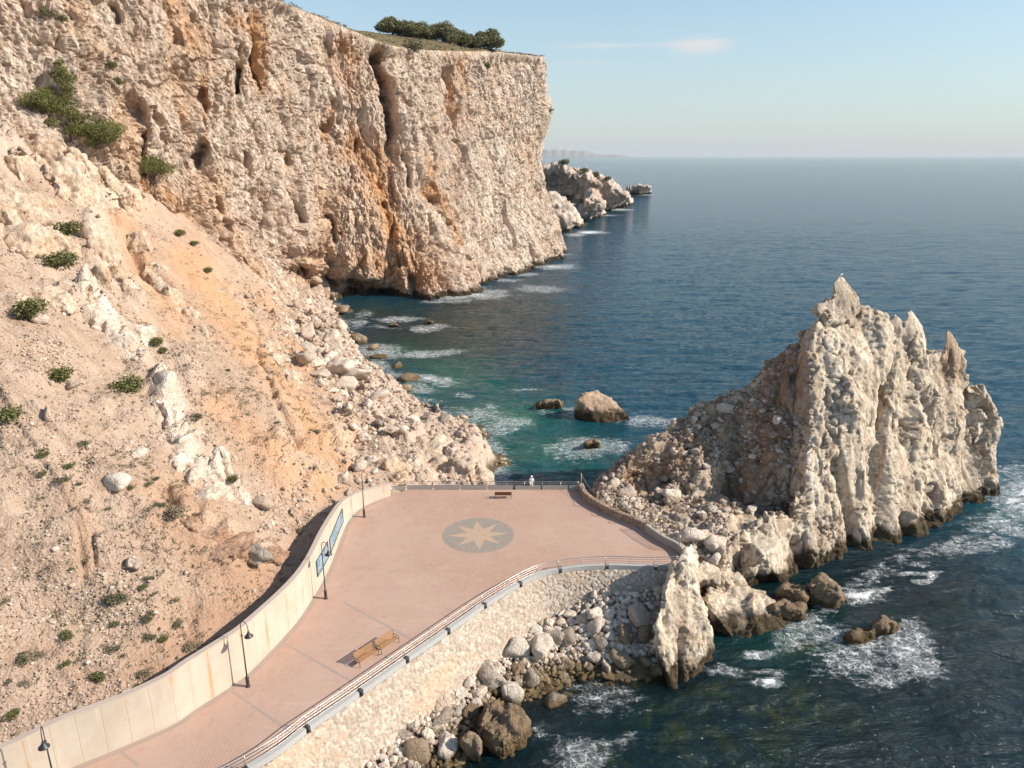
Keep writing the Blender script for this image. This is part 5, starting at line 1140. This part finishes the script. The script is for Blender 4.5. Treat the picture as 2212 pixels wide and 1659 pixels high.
# ------------------------------------------------------------------ loose rubble nobody could count
ico = bmesh.new(); bmesh.ops.create_icosphere(ico, subdivisions=1, radius=1.); im = bpy.data.meshes.new('i'); ico.to_mesh(im); ico.free(); IV = meshdata(im)
IF = np.array([tuple(p.vertices) for p in im.polygons])
def rubble(name, P, S, mat, label, seed, sink=.25, nv_=IV, nf_=IF, flat=.7):
    r = np.random.default_rng(seed); n = len(P); k = len(nv_)
    var = [nv_*r.uniform(.68, 1.15, (k, 1))*np.array([1, r.uniform(.7, 1), r.uniform(.5, .9)]) for _ in range(12)]
    a = r.uniform(0, 6.28, n); ca, sa = np.cos(a), np.sin(a); vi = r.integers(0, 12, n); base = np.stack(var)[vi]*S[:, None, None]
    V = np.stack([base[:, :, 0]*ca[:, None]-base[:, :, 1]*sa[:, None], base[:, :, 0]*sa[:, None]+base[:, :, 1]*ca[:, None], base[:, :, 2]], 2)
    V = V+(P+np.array([0, 0, 1])*S[:, None]*(.5-sink))[:, None, :]
    Fq = (nf_[None]+np.arange(n)[:, None, None]*k).reshape(-1, 3)
    tone = np.repeat(r.random(n), k)
    o = link(name, npmesh(name, V.reshape(-1, 3), Fq, False, dict(tone=tone)), mat); tag(o, label, kind='stuff'); return o
def rub_mat(name, a, b, c2):
    k = N(name); t = k.attr('tone'); p = k.pos(); nz = k.noise(p, 5, 4, .7)
    c = k.mix(k.step(t, .2, .8), a, b); c = k.mix(k.step(t, .82, .95), c, c2); c = k.mix(k.math('MULTIPLY', k.step(nz, .5, .8), .3), c, tuple(x*.5 for x in a))
    return k.bsdf(Base_Color=c, Roughness=.95, Specular_IOR_Level=.15, Normal=k.bump(nz, .8, .05))
M_rub = rub_mat('rubble_stone', (.40, .295, .215), (.50, .395, .305), (.60, .51, .415))
M_rubd = rub_mat('rubble_grey', (.24, .18, .13), (.41, .33, .255), (.58, .5, .41))  # darker than the scree stones, to deepen shade on the headland slope
r = np.random.default_rng(21)
hx, hy = proj(HV); dT, sT, _ = segdist(HV[:, 0], HV[:, 1], TOE)
vis = (hx > -60) & (hx < 1100) & (hy > 150) & (hy < 1700) & (HV[:, 2] > .2)
onl = (sT > 0) & (dT > .4)
ochre = np.clip(HA['stain'], 0, 1); clump = sstep(-.1, .45, fbm(HV*.16, 5, 401)); near = blobs(HV, [(150, 900, 330, 420, 1.), (350, 1300, 400, 260, .8), (100, 1400, 260, 300, 1.), (620, 1100, 130, 80, .9), (450, 900, 300, 300, .35)])
w = (vis & onl)*(1-.85*np.clip(HA['red'], 0, 1))*(near*.9+.10)*(.12+clump)*(1-.85*blobs(HV, [(480, 1250, 120, 120, 1.1), (380, 1400, 80, 50, .8), (190, 1180, 30, 70, .9), (380, 1130, 60, 60, .8)], .6))*(1-.88*ochre)*(1-.6*HA['rk'])
idx = r.choice(len(HV), 17000, p=w/w.sum()); P = HV[idx]+np.c_[r.uniform(-.15, .15, (17000, 2)), np.zeros(17000)]
S = np.clip(r.lognormal(-2.75, .5, 17000), .03, .45)*np.interp(np.hypot(P[:, 0], P[:, 1]), [40, 80, 160], [.85, 1.25, 2.0])
rubble('scree_stones', P, S, M_rub, 'loose pale stones scattered over the hillside scree', 22)
w = (vis & ~onl & (HV[:, 1] > 80) | (vis & (dT < 6) & (HV[:, 1] > 80))).astype(float)*(.3+clump)
w2 = strokes(HV, [([(600, 640), (700, 760), (760, 860), (860, 940)], 60, 1.), ([(640, 1060), (760, 1020)], 45, 1.), ([(600, 1130), (690, 1080)], 40, .8)])*(HV[:, 2] > .2); w = (w*.8+w2*(.3+clump))*(1-.93*np.clip(strokes(HV, [([(830, 1000), (930, 990), (1030, 1010)], 42, 1.)]), 0, 1))
idx = r.choice(len(HV), 7000, p=w/w.sum()); P = HV[idx]+np.c_[r.uniform(-.2, .2, (7000, 2)), np.zeros(7000)]
S = np.clip(r.lognormal(-1.45, .5, 7000), .1, .9)*np.interp(P[:, 1], [75, 110, 200], [.6, .95, 1.7])
rubble('beach_rubble', P, S, M_rub, 'smaller tumbled stones filling the boulder beach and gullies', 23)
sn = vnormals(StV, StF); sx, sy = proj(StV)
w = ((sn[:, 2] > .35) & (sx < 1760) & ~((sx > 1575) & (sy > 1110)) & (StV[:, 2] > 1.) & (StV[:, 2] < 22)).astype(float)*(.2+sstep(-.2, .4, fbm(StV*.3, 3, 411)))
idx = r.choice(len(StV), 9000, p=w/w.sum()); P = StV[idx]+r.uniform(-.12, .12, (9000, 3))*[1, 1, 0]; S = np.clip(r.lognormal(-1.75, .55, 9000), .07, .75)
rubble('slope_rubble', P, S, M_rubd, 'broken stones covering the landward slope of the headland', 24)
# small stones between the cove boulders
n = 5200; s_ = r.uniform(0, 1, n); rp, rs = resample(catmull(RAIL, 6), .2); ii = (s_*(len(rp)-1)).astype(int); off = r.uniform(1.7, 7.5, n)
t = np.gradient(rp, axis=0)[ii]; t /= np.linalg.norm(t, axis=1, keepdims=True); xx = rp[ii, 0]+t[:, 1]*off; yy = rp[ii, 1]-t[:, 0]*off
P = np.stack([xx, yy, bank_z(xx, yy)+.12], 1); S = np.clip(r.lognormal(-1.55, .45, n), .09, .5)
k = N('cove_stone'); tn = k.attr('tone'); pp = k.pos(); zz = k.n('SeparateXYZ', {0: pp}).outputs[2]; c0 = k.mix(tn, (.34, .27, .20), (.66, .56, .46)); c0 = k.mix(k.step(zz, 1.2, .5), c0, k.mix(tn, (.06, .042, .02), (.24, .16, .07)))
rubble('cove_rubble', P, S, k.bsdf(Base_Color=c0, Roughness=.9), 'small stones packed between the cove boulders', 25)
print('rubble', time.time()-T0)

# ------------------------------------------------------------------ plants
def leaf_cloud(centers, radii, n, size, seed, squash=.8, shell=.55):
    """many small leaf blades round the given clump centres -> (V, F)"""
    r = np.random.default_rng(seed); centers = np.array(centers, float); radii = np.array(radii, float)
    w = radii**2; ci = r.choice(len(centers), n, p=w/w.sum()); d = r.normal(size=(n, 3)); d /= np.linalg.norm(d, axis=1, keepdims=True)
    rr = radii[ci]*(shell+(1-shell)*r.random(n)**.5)*(1+.25*vnoise(d*3+ci[:, None]*5.1, seed)); P = centers[ci]+d*rr[:, None]*np.array([1, 1, squash])
    a = r.normal(size=(n, 3))*.8+d*.7; a /= np.linalg.norm(a, axis=1, keepdims=True); b2 = np.cross(a, r.normal(size=(n, 3))); b2 /= np.linalg.norm(b2, axis=1, keepdims=True)+1e-9
    s = size*r.uniform(.6, 1.4, n)[:, None]
    V = np.stack([P-b2*s*.32, P+a*s, P+b2*s*.32, P-a*s*.35], 1).reshape(-1, 3)
    return V, (np.arange(n)[:, None]*4+np.arange(4)[None])
def leaf_mat(name, a, b2):
    k = N(name); p = k.pos(); nz = k.noise(p, 1.3, 4, .7); g = k.n('NewGeometry').outputs['Random Per Island']
    c = k.mix(k.math('ADD', k.math('MULTIPLY', nz, .6), k.math('MULTIPLY', g, .45)), a, b2)
    return k.bsdf(Base_Color=c, Roughness=.7, Specular_IOR_Level=.2)
L_pine = leaf_mat('pine_needles', (.05, .062, .018), (.22, .215, .065)); L_pdark = leaf_mat('pine_needles_dark', (.065, .07, .03), (.29, .27, .13))
L_shrub = leaf_mat('shrub_leaves', (.055, .062, .02), (.21, .205, .075)); L_dry = leaf_mat('dry_leaves', (.16, .125, .08), (.32, .26, .17)); L_grey = leaf_mat('grey_leaves', (.09, .085, .045), (.20, .18, .10))
M_bark = plain('bark', (.17, .12, .085), .95, 0, .3, 6)
def pine_parts(seed, w, h, trunk_h, lean=(0, 0), nb=9, n=3600, size=.16, spread=.42, cone=0.):
    r = random.Random(seed); cs = []; rd = []; br = MB()
    top = (lean[0], lean[1], trunk_h)
    br.tube([(0, 0, -.5), (lean[0]*.3, lean[1]*.3, trunk_h*.4), (lean[0]*.7, lean[1]*.7, trunk_h*.75), top], [.16*h/5, .13*h/5, .1*h/5, .07*h/5], 8)
    for i in range(nb):
        a = i*2.4+r.uniform(-.3, .3); q = math.sqrt((i+.5)/nb)*w*.40; zz = trunk_h+(h-trunk_h)*(.62-.42*(q/(w*.5))**1.3)*r.uniform(.75, 1.2)
        if cone:
            tt = (i+.5)/nb; zz = trunk_h+(h-trunk_h)*tt; q = w*.42*(1-tt)**.8*(.45+.55*((i*7)%5)/4); top = (lean[0], lean[1], h*.9)
        c = (lean[0]+q*math.cos(a), lean[1]+q*math.sin(a), zz); cs.append(c); rd.append(w*spread*.5*r.uniform(.6, 1.25)*(1-.55*cone*(i+.5)/nb))
        st = (lean[0]*.7, lean[1]*.7, trunk_h*r.uniform(.55, .9)); md = tuple((st[j]+c[j])/2+r.uniform(-.15, .15) for j in range(3))
        br.tube([st, md, c], [.055*h/5, .04*h/5, .015*h/5], 5)
    V, Fq = leaf_cloud(cs, rd, n, size, seed, .62, .35)
    return V, Fq, br
def make_tree(name, loc, seed, label, mat, group=None, cat='tree', rz=0, **kw):
    V, Fq, br = pine_parts(seed, **kw); root = empty(name, loc, rz); tag(root, label, cat, group)
    br.build('trunk', M_bark, root); link('crown', npmesh('crown', V, Fq, False), mat, root); return root
def copy_tree(src, loc, rz, sc, label, group):
    c = src.copy(); C.objects.link(c); c.location = loc; c.rotation_euler = (0, 0, rz); c.scale = sc if hasattr(sc, '__len__') else (sc,)*3
    for ch in src.children: d = ch.copy(); C.objects.link(d); d.parent = c
    tag(c, label, group=group); return c
h = hit(338, 432); p = h[0]; dd = math.hypot(p.x, p.y); mpx = dd/1600
make_tree('pine_tree', p, 5, 'flat-topped green pine standing alone on the scree below the great cliff', L_pine, w=82*mpx, h=88*mpx, trunk_h=44*mpx, nb=16, n=9000, size=.24, spread=.42, lean=(-.2, 0))
h = hit(152, 285); p = h[0]; mpx = math.hypot(p.x, p.y)/1600
make_tree('pine_tree', p-Vector((0, 0, 2)), 8, 'tall irregular pine growing behind the crest of the rocky spur', L_pine, w=105*mpx, h=135*mpx, trunk_h=20*mpx, nb=22, n=12000, size=.26, spread=.40, cone=1.)
h = hit(212, 300); p = h[0]
make_tree('pine_tree', p-Vector((0, 0, 1.5)), 9, 'low spreading pine to the right of the tall one on the spur', L_pine, w=95*mpx, h=60*mpx, trunk_h=12*mpx, nb=14, n=8000, size=.24, spread=.45)
h = hit(225, 325); p = h[0]
make_tree('pine_tree', p-Vector((0, 0, .5)), 12, 'smallest pine at the lower right of the spur group', L_pine, w=60*mpx, h=42*mpx, trunk_h=8*mpx, nb=8, n=4500, size=.24, spread=.5)
h = hit(95, 245); p = h[0]
make_tree('pine_tree', p-Vector((0, 0, 1.5)), 14, 'dense pine at the left of the tall one on the spur', L_pine, w=70*mpx, h=60*mpx, trunk_h=15*mpx, nb=10, n=6000, size=.24, spread=.5)
TG = 'round dark pines on top of the great cliff'
tops = [(848, 84, 62, 44, 'round pine at the left end of the clifftop group'), (880, 90, 50, 38, 'second clifftop pine from the left, partly behind the first'), (905, 88, 52, 42, 'third clifftop pine from the left'), (955, 94, 72, 48, 'largest and widest clifftop pine at the middle of the group'), (992, 100, 50, 36, 'dark clifftop pine just right of the widest one'),
        (1012, 104, 44, 34, 'low clifftop pine left of the tall one'), (1036, 106, 48, 36, 'clifftop pine at the foot of the tall one'), (1060, 104, 46, 44, 'tall round pine standing apart at the right of the clifftop group')]
src = None
ttree = {}
for i, (x, y, wpx, hpx, lab) in enumerate(tops):
    h = None
    for yy in range(y-14, y+30, 2):
        h = hit(x, yy, (T_plat,))
        if h: break
    if h is None: h = hit(x, y+10)
    if h is None: continue
    p = h[0]; m = p.length and math.hypot(p.x, p.y)/1600
    if i % 3 == 0 or src is None:
        src = make_tree('pine_tree', p, 30+i, lab, L_pdark, TG, w=wpx*m*1.15, h=hpx*m*.8, trunk_h=hpx*m*.05, nb=15, n=9000, size=.5, spread=.42); sw, shh = wpx*m*1.15, hpx*m*.8
    else: copy_tree(src, p, i*1.7, (wpx*m*1.15/sw, wpx*m*1.15/sw, hpx*m*.8/shh), lab, TG)
# shrubs
def shrub_src(seed, n, size, mat, name='shrub', lab='s', sq=.75, k=6):
    r = random.Random(seed); cs = [(r.uniform(-.5, .5), r.uniform(-.5, .5), r.uniform(.15, .5)) for _ in range(k)]; rd = [r.uniform(.35, .55) for _ in range(k)]
    V, Fq = leaf_cloud(cs, rd, n, size, seed, sq, .3); root = empty(name); tag(root, lab, 'shrub')
    b = MB()
    for c in cs: b.tube([(0, 0, -.15), (c[0]*.5, c[1]*.5, c[2]*.5), c], [.035, .025, .01], 5)
    link('foliage', npmesh('foliage', V, Fq, False), mat, root); b.build('stem', M_bark, root); return root
SS = {'g': [shrub_src(50, 900, .13, L_shrub), shrub_src(51, 900, .13, L_shrub)], 'd': [shrub_src(52, 700, .12, L_dry)], 'y': [shrub_src(53, 700, .13, L_grey), shrub_src(54, 600, .13, L_grey)]}
used = set()
def put_shrub(kind, i, x, y, wpx, lab, group=None, trees=None, hs=1.):
    h = hit(x, y, trees)
    if h is None: print('miss', lab); return
    p = h[0]; m = math.hypot(p.x, p.y)/1600; s = wpx*m/1.9; src = SS[kind][i % len(SS[kind])]
    if src.name not in used: used.add(src.name); o = src; o.location = p; o.scale = (s, s, s*hs); o.rotation_euler = (0, 0, x*.7)
    else: o = copy_tree(src, p, x*.7, (s, s, s*hs), lab, group)
    tag(o, lab, 'shrub', group)
for a in [('g', 0, 275, 850, 72, 'big dark green bush with a trunk shadow at the middle of the scree'), ('g', 1, 62, 685, 80, 'wide dark green bush near the left edge, halfway up the scree'), ('g', 0, 122, 580, 70, 'long green bush under the rocks at upper left'), ('g', 1, 145, 507, 56, 'light green bush below the blocks at upper left'),
          ('g', 0, 20, 905, 60, 'green bush cut by the left edge of the photo'), ('g', 1, 127, 822, 56, 'small green bush left of the big dark one'), ('g', 0, 335, 745, 36, 'slim green bush beside a white stone on the ochre scree'), ('g', 1, 350, 762, 26, 'lower twin of the slim green bush'),
          ('g', 0, 242, 145, 26, 'dark bush high on the left of the great cliff'), ('g', 1, 256, 182, 30, 'bush below another on the ledge of the great cliff'), ('g', 0, 388, 508, 26, 'small green bush at the foot of the great cliff near the lone pine'), ('g', 1, 420, 530, 22, 'tiny green bush right of the one near the lone pine'), ('g', 0, 445, 590, 26, 'green bush on the pale band at the upper end of the ochre scree'),
          ('d', 0, 385, 1112, 60, 'grey-brown dry bush above the red earth bank'), ('y', 0, 648, 1152, 26, 'small yellow-green bush near the far bend of the wall'), ('y', 1, 105, 35, 30, 'bush at the very top left of the great cliff'), ('d', 0, 420, 1400, 48, 'dry grassy bush at the foot of the slope behind the wall'), ('d', 0, 320, 1462, 44, 'dry bush behind the wall left of another dry one'),
          ('g', 1, 30, 1550, 34, 'green tuft near the lower left corner above the wall'), ('g', 0, 215, 1465, 34, 'green tuft low on the slope behind the wall'), ('g', 0, 130, 45, 22, 'dark small bush in the upper left corner of the cliff'), ('g', 1, 502, 1040, 34, 'green shrub at the right foot of the long white rib'), ('y', 0, 240, 1300, 46, 'darker scrub patch in the middle of the lower slope'),
          ('y', 1, 265, 1295, 40, 'scrub patch touching the darker one on the lower slope'), ('y', 0, 320, 1340, 40, 'olive scrub right of the two touching patches'), ('g', 1, 148, 1378, 36, 'green scrub low on the slope left of centre'), ('y', 1, 45, 1430, 44, 'olive scrub near the left edge low on the slope'), ('d', 0, 60, 1480, 30, 'dry scrub near the left edge just over the wall'), ('y', 0, 425, 905, 30, 'grey-green shrub on top of the white rib'),
          ('y', 0, 830, 60, 40, 'pale shrub at the left of the clifftop pines'), ('y', 1, 895, 108, 44, 'dark shrub on the clifftop slope below the pines'), ('g', 0, 1052, 146, 20, 'bush clinging just under the cliff edge'), ('y', 0, 1138, 112, 30, 'grey shrub on the clifftop near the point'), ('y', 1, 1190, 240, 14, 'tiny shrub on the outer edge of the cliff point'), ('g', 0, 1415, 1085, 22, 'small green shrub beside the wooden posts'), ('g', 1, 1440, 1045, 24, 'green shrub on the lit earth at the foot of the headland')]:
    put_shrub(*a[:6])
for i, (x, y, w_) in enumerate([(1215, 350, 26), (1240, 356, 26), (1262, 368, 24), (1285, 376, 24), (1228, 425, 40), (1310, 384, 20)]):
    put_shrub('g', i, x, y+6, w_, 'scrub on the far headland' if i != 4 else 'long green shrub in the hollow of the far headland', 'scrub on the crest of the far headland' if i != 4 else None, (T_far,))
TGd = 'small scrub plants dotted over the lower slope'
r = np.random.default_rng(31); n = 0; wv = (vis & onl & (dT > 1.5))*(.05+.95*sstep(.05, .5, fbm(HV*.09, 3, 421)))*(blobs(HV, [(170, 1250, 330, 300, 1.), (620, 860, 160, 160, .4), (300, 950, 200, 200, .3)])+.03)
idx = r.choice(len(HV), 72, p=wv/wv.sum())
for j in idx:
    kd = r.choice(['g', 'y', 'y', 'd']); s = SS[kd][int(r.integers(0, len(SS[kd])))]; w_ = r.uniform(.3, .75)*np.interp(HV[j, 1], [40, 150], [.75, 1.7])
    o = copy_tree(s, HV[j]-np.array([0, 0, .05]), r.uniform(0, 6), (w_, w_, w_*.75), 'low scrub plant on the stony slope above the long wall', TGd)
sp_ = np.flatnonzero((sn[:, 2] > .3) & (sx > 1330) & (sx < 1745) & (sy > 760) & (sy < 1060) & (StV[:, 2] > 3))
for j in r.choice(sp_, 34):
    w_ = r.uniform(.35, .8); copy_tree(SS[['y', 'd', 'g'][int(r.integers(0, 3))]][0], StV[j]-np.array([0, 0, .05]), r.uniform(0, 6), (w_, w_, w_*.7), 'small dark scrub plant on the shaded slope of the headland', 'scrub on the shaded slope of the headland')
# tufts of dry grass: ground cover
n = 3600; wv = (vis & onl)*(.15+.85*sstep(-.1, .4, fbm(HV*.2, 3, 431)))*(blobs(HV, [(150, 1250, 380, 420, 1.), (620, 880, 170, 200, .8), (300, 950, 300, 300, .5)])+.06)
idx = r.choice(len(HV), n, p=wv/wv.sum()); cs = HV[idx]+[0, 0, .05]; V, Fq = leaf_cloud(cs, np.interp(cs[:, 1], [40, 150], [.14, .38])*r.uniform(.6, 1.5, n), n*12, .13, 77, .7, .2)
tag(link('dry_grass', npmesh('dry_grass', V, Fq, False), L_grey), 'tufts of dry grass and low scrub over the hillside', kind='stuff')
cs = CP[:, 1:9].reshape(-1, 3); cs = cs[(proj(cs)[0] > 560) & (proj(cs)[0] < 1170)]; j = r.choice(len(cs), 1500); cs = cs[j]+r.uniform(-.8, .8, (1500, 3))*[1, 1, .2]
V, Fq = leaf_cloud(cs, r.uniform(.3, .9, 1500), 1500*10, .35, 78, .6, .2); tag(link('clifftop_scrub', npmesh('clifftop_scrub', V, Fq, False), L_dry), 'low brown scrub covering the top of the cliff', kind='stuff')
print('plants', time.time()-T0)
# gull on the highest point
def gull():
    h = None
    for yy in range(570, 640, 1):
        h = hit(1816, yy, (T_stack,))
        if h: break
    if h is None: return
    p = h[0]; root = empty('gull', (p.x, p.y+.1, p.z-.02)); tag(root, 'white gull perched on the highest tip of the headland', 'bird')
    wh = plain('white_feathers', (.8, .8, .78), .7)
    V = MB().lathe([(0, -.26), (.05, -.2), (.10, -.08), (.12, .03), (.09, .14), (.055, .2), (.06, .25), (.035, .3), (0, .32)], 12).build('body', wh, root); V.rotation_euler = (0, math.radians(58), 0); V.location = (0, 0, .28)
    MB().tube([(.26, 0, .46), (.36, 0, .43)], [.018, .006], 5).build('beak', plain('beak', (.6, .4, .05), .5), root)
    g = plain('grey_feathers', (.35, .36, .38), .7)
    for s in (-1, 1):
        MB().tube([(.1, s*.09, .33), (-.08, s*.11, .28), (-.34, s*.03, .2)], [.03, .055, .01], 6).build('wing', g, root)
        MB().tube([(.02, s*.03, .2), (.02, s*.03, 0)], .01, 5).build('leg', plain('leg', (.6, .4, .1), .6), root)
gull()
# ------------------------------------------------------------------ light, sky, camera
SUN_EL, SUN_AZ = math.radians(33), math.radians(98.5)
sd = Vector((math.sin(SUN_AZ)*math.cos(SUN_EL), math.cos(SUN_AZ)*math.cos(SUN_EL), math.sin(SUN_EL)))
sl = bpy.data.lights.new('sun', 'SUN'); sl.energy = 5.0; sl.angle = math.radians(.55); sl.color = (1., .91, .80)
so = bpy.data.objects.new('sun', sl); C.objects.link(so); so.rotation_euler = (-sd).to_track_quat('-Z', 'Y').to_euler()
w = bpy.data.worlds.new('World'); SC.world = w; w.use_nodes = True; nt = w.node_tree; nt.nodes.clear()
def wn(t, **kw):
    n = nt.nodes.new('ShaderNode'+t)
    for k, v in kw.items(): setattr(n, k, v)
    return n
sky = wn('TexSky', sky_type='NISHITA', sun_disc=False, sun_elevation=SUN_EL, sun_rotation=SUN_AZ, altitude=0, air_density=1.0, dust_density=.5, ozone_density=3.0)
bg = wn('Background'); bg.inputs[1].default_value = .15; wo = wn('OutputWorld')

tc = wn('TexCoord'); sx_ = wn('SeparateXYZ'); nt.links.new(tc.outputs['Generated'], sx_.inputs[0])
def wm(op, a, b2=0.):
    n = wn('Math', operation=op)
    for i_, q_ in enumerate((a, b2)):
        if isinstance(q_, bpy.types.NodeSocket): nt.links.new(q_, n.inputs[i_])
        else: n.inputs[i_].default_value = q_
    return n.outputs[0]
el = wm('MAXIMUM', sx_.outputs[2], 0.)
hz = wm('MULTIPLY', wm('EXPONENT', wm('MULTIPLY', el, -5.5)), .88)
m1 = wn('Mix', data_type='RGBA'); nt.links.new(hz, m1.inputs[0]); tn = wn('Mix', data_type='RGBA', blend_type='MULTIPLY'); tn.inputs[0].default_value = 1.; nt.links.new(sky.outputs[0], tn.inputs[6]); tn.inputs[7].default_value = (.92, .95, .88, 1); nt.links.new(tn.outputs[2], m1.inputs[6]); m1.inputs[7].default_value = (2.8, 3.15, 3.35, 1)
# thin streaks of cloud low over the sea
mp = wn('Mapping'); nt.links.new(tc.outputs['Generated'], mp.inputs[0]); mp.inputs['Scale'].default_value = (2.6, 2.6, 30)
nz = wn('TexNoise'); nz.inputs['Scale'].default_value = 2.1; nz.inputs['Detail'].default_value = 8; nz.inputs['Roughness'].default_value = .58; nt.links.new(mp.outputs[0], nz.inputs[0])
def spot(x, y, rx, ry):
    d = Vector(ray(x, y)).normalized(); az = math.atan2(d.x, d.y)
    a_ = wn('Math', operation='ARCTAN2'); nt.links.new(sx_.outputs[0], a_.inputs[0]); nt.links.new(sx_.outputs[1], a_.inputs[1])
    u_ = wm('DIVIDE', wm('SUBTRACT', a_.outputs[0], az), rx); v_ = wm('DIVIDE', wm('SUBTRACT', sx_.outputs[2], d.z), ry)
    return wm('EXPONENT', wm('MULTIPLY', wm('ADD', wm('MULTIPLY', u_, u_), wm('MULTIPLY', v_, v_)), -1.))
tot = wm('ADD', wm('MULTIPLY', spot(1515, 98, .045, .012), 1.05), wm('MULTIPLY', spot(1310, 98, .085, .005), .75)); tot = wm('ADD', tot, wm('MULTIPLY', spot(1270, 137, .06, .004), .45)); tot = wm('ADD', tot, wm('MULTIPLY', spot(1570, 152, .03, .005), .4)); tot = wm('ADD', tot, wm('MULTIPLY', spot(1280, 248, .06, .003), .35))
cm = wn('MapRange', interpolation_type='SMOOTHSTEP'); nt.links.new(wm('ADD', wm('MULTIPLY', tot, .75), wm('MULTIPLY', wm('SUBTRACT', nz.outputs[0], .5), .9)), cm.inputs[0]); cm.inputs[1].default_value = .16; cm.inputs[2].default_value = .90
m2 = wn('Mix', data_type='RGBA'); nt.links.new(cm.outputs[0], m2.inputs[0]); nt.links.new(m1.outputs[2], m2.inputs[6]); m2.inputs[7].default_value = (3.9, 3.9, 3.95, 1)
nt.links.new(m2.outputs[2], bg.inputs[0]); nt.links.new(bg.outputs[0], wo.inputs[0])
cam = bpy.data.cameras.new('camera'); co = bpy.data.objects.new('camera', cam); C.objects.link(co); SC.camera = co
cam.sensor_width = 36; cam.lens = F/2212*36; cam.clip_start = .5; cam.clip_end = 60000
co.location = (0, 0, CH); co.rotation_euler = (math.pi/2-PIT, 0, 0)
vs = SC.view_settings; vs.view_transform = 'Standard'; vs.look = 'None'; vs.gamma = 1; vs.exposure = 0.40
SC.cycles.max_bounces = 6; SC.cycles.transparent_max_bounces = 8
print('done', time.time()-T0)


HAZE = 2.6e-5
b = MB(); b.box((0, 0, 61), (38000, 38000, 138)); k = N('haze_air'); v = k.n('VolumePrincipled', {'Color': (.86, .90, .95, 1), 'Density': HAZE, 'Anisotropy': 0.}); k.t.links.new(v.outputs[0], k.out.inputs[1])
tag(b.build('haze', k.m), 'thin sea haze', kind='stuff')
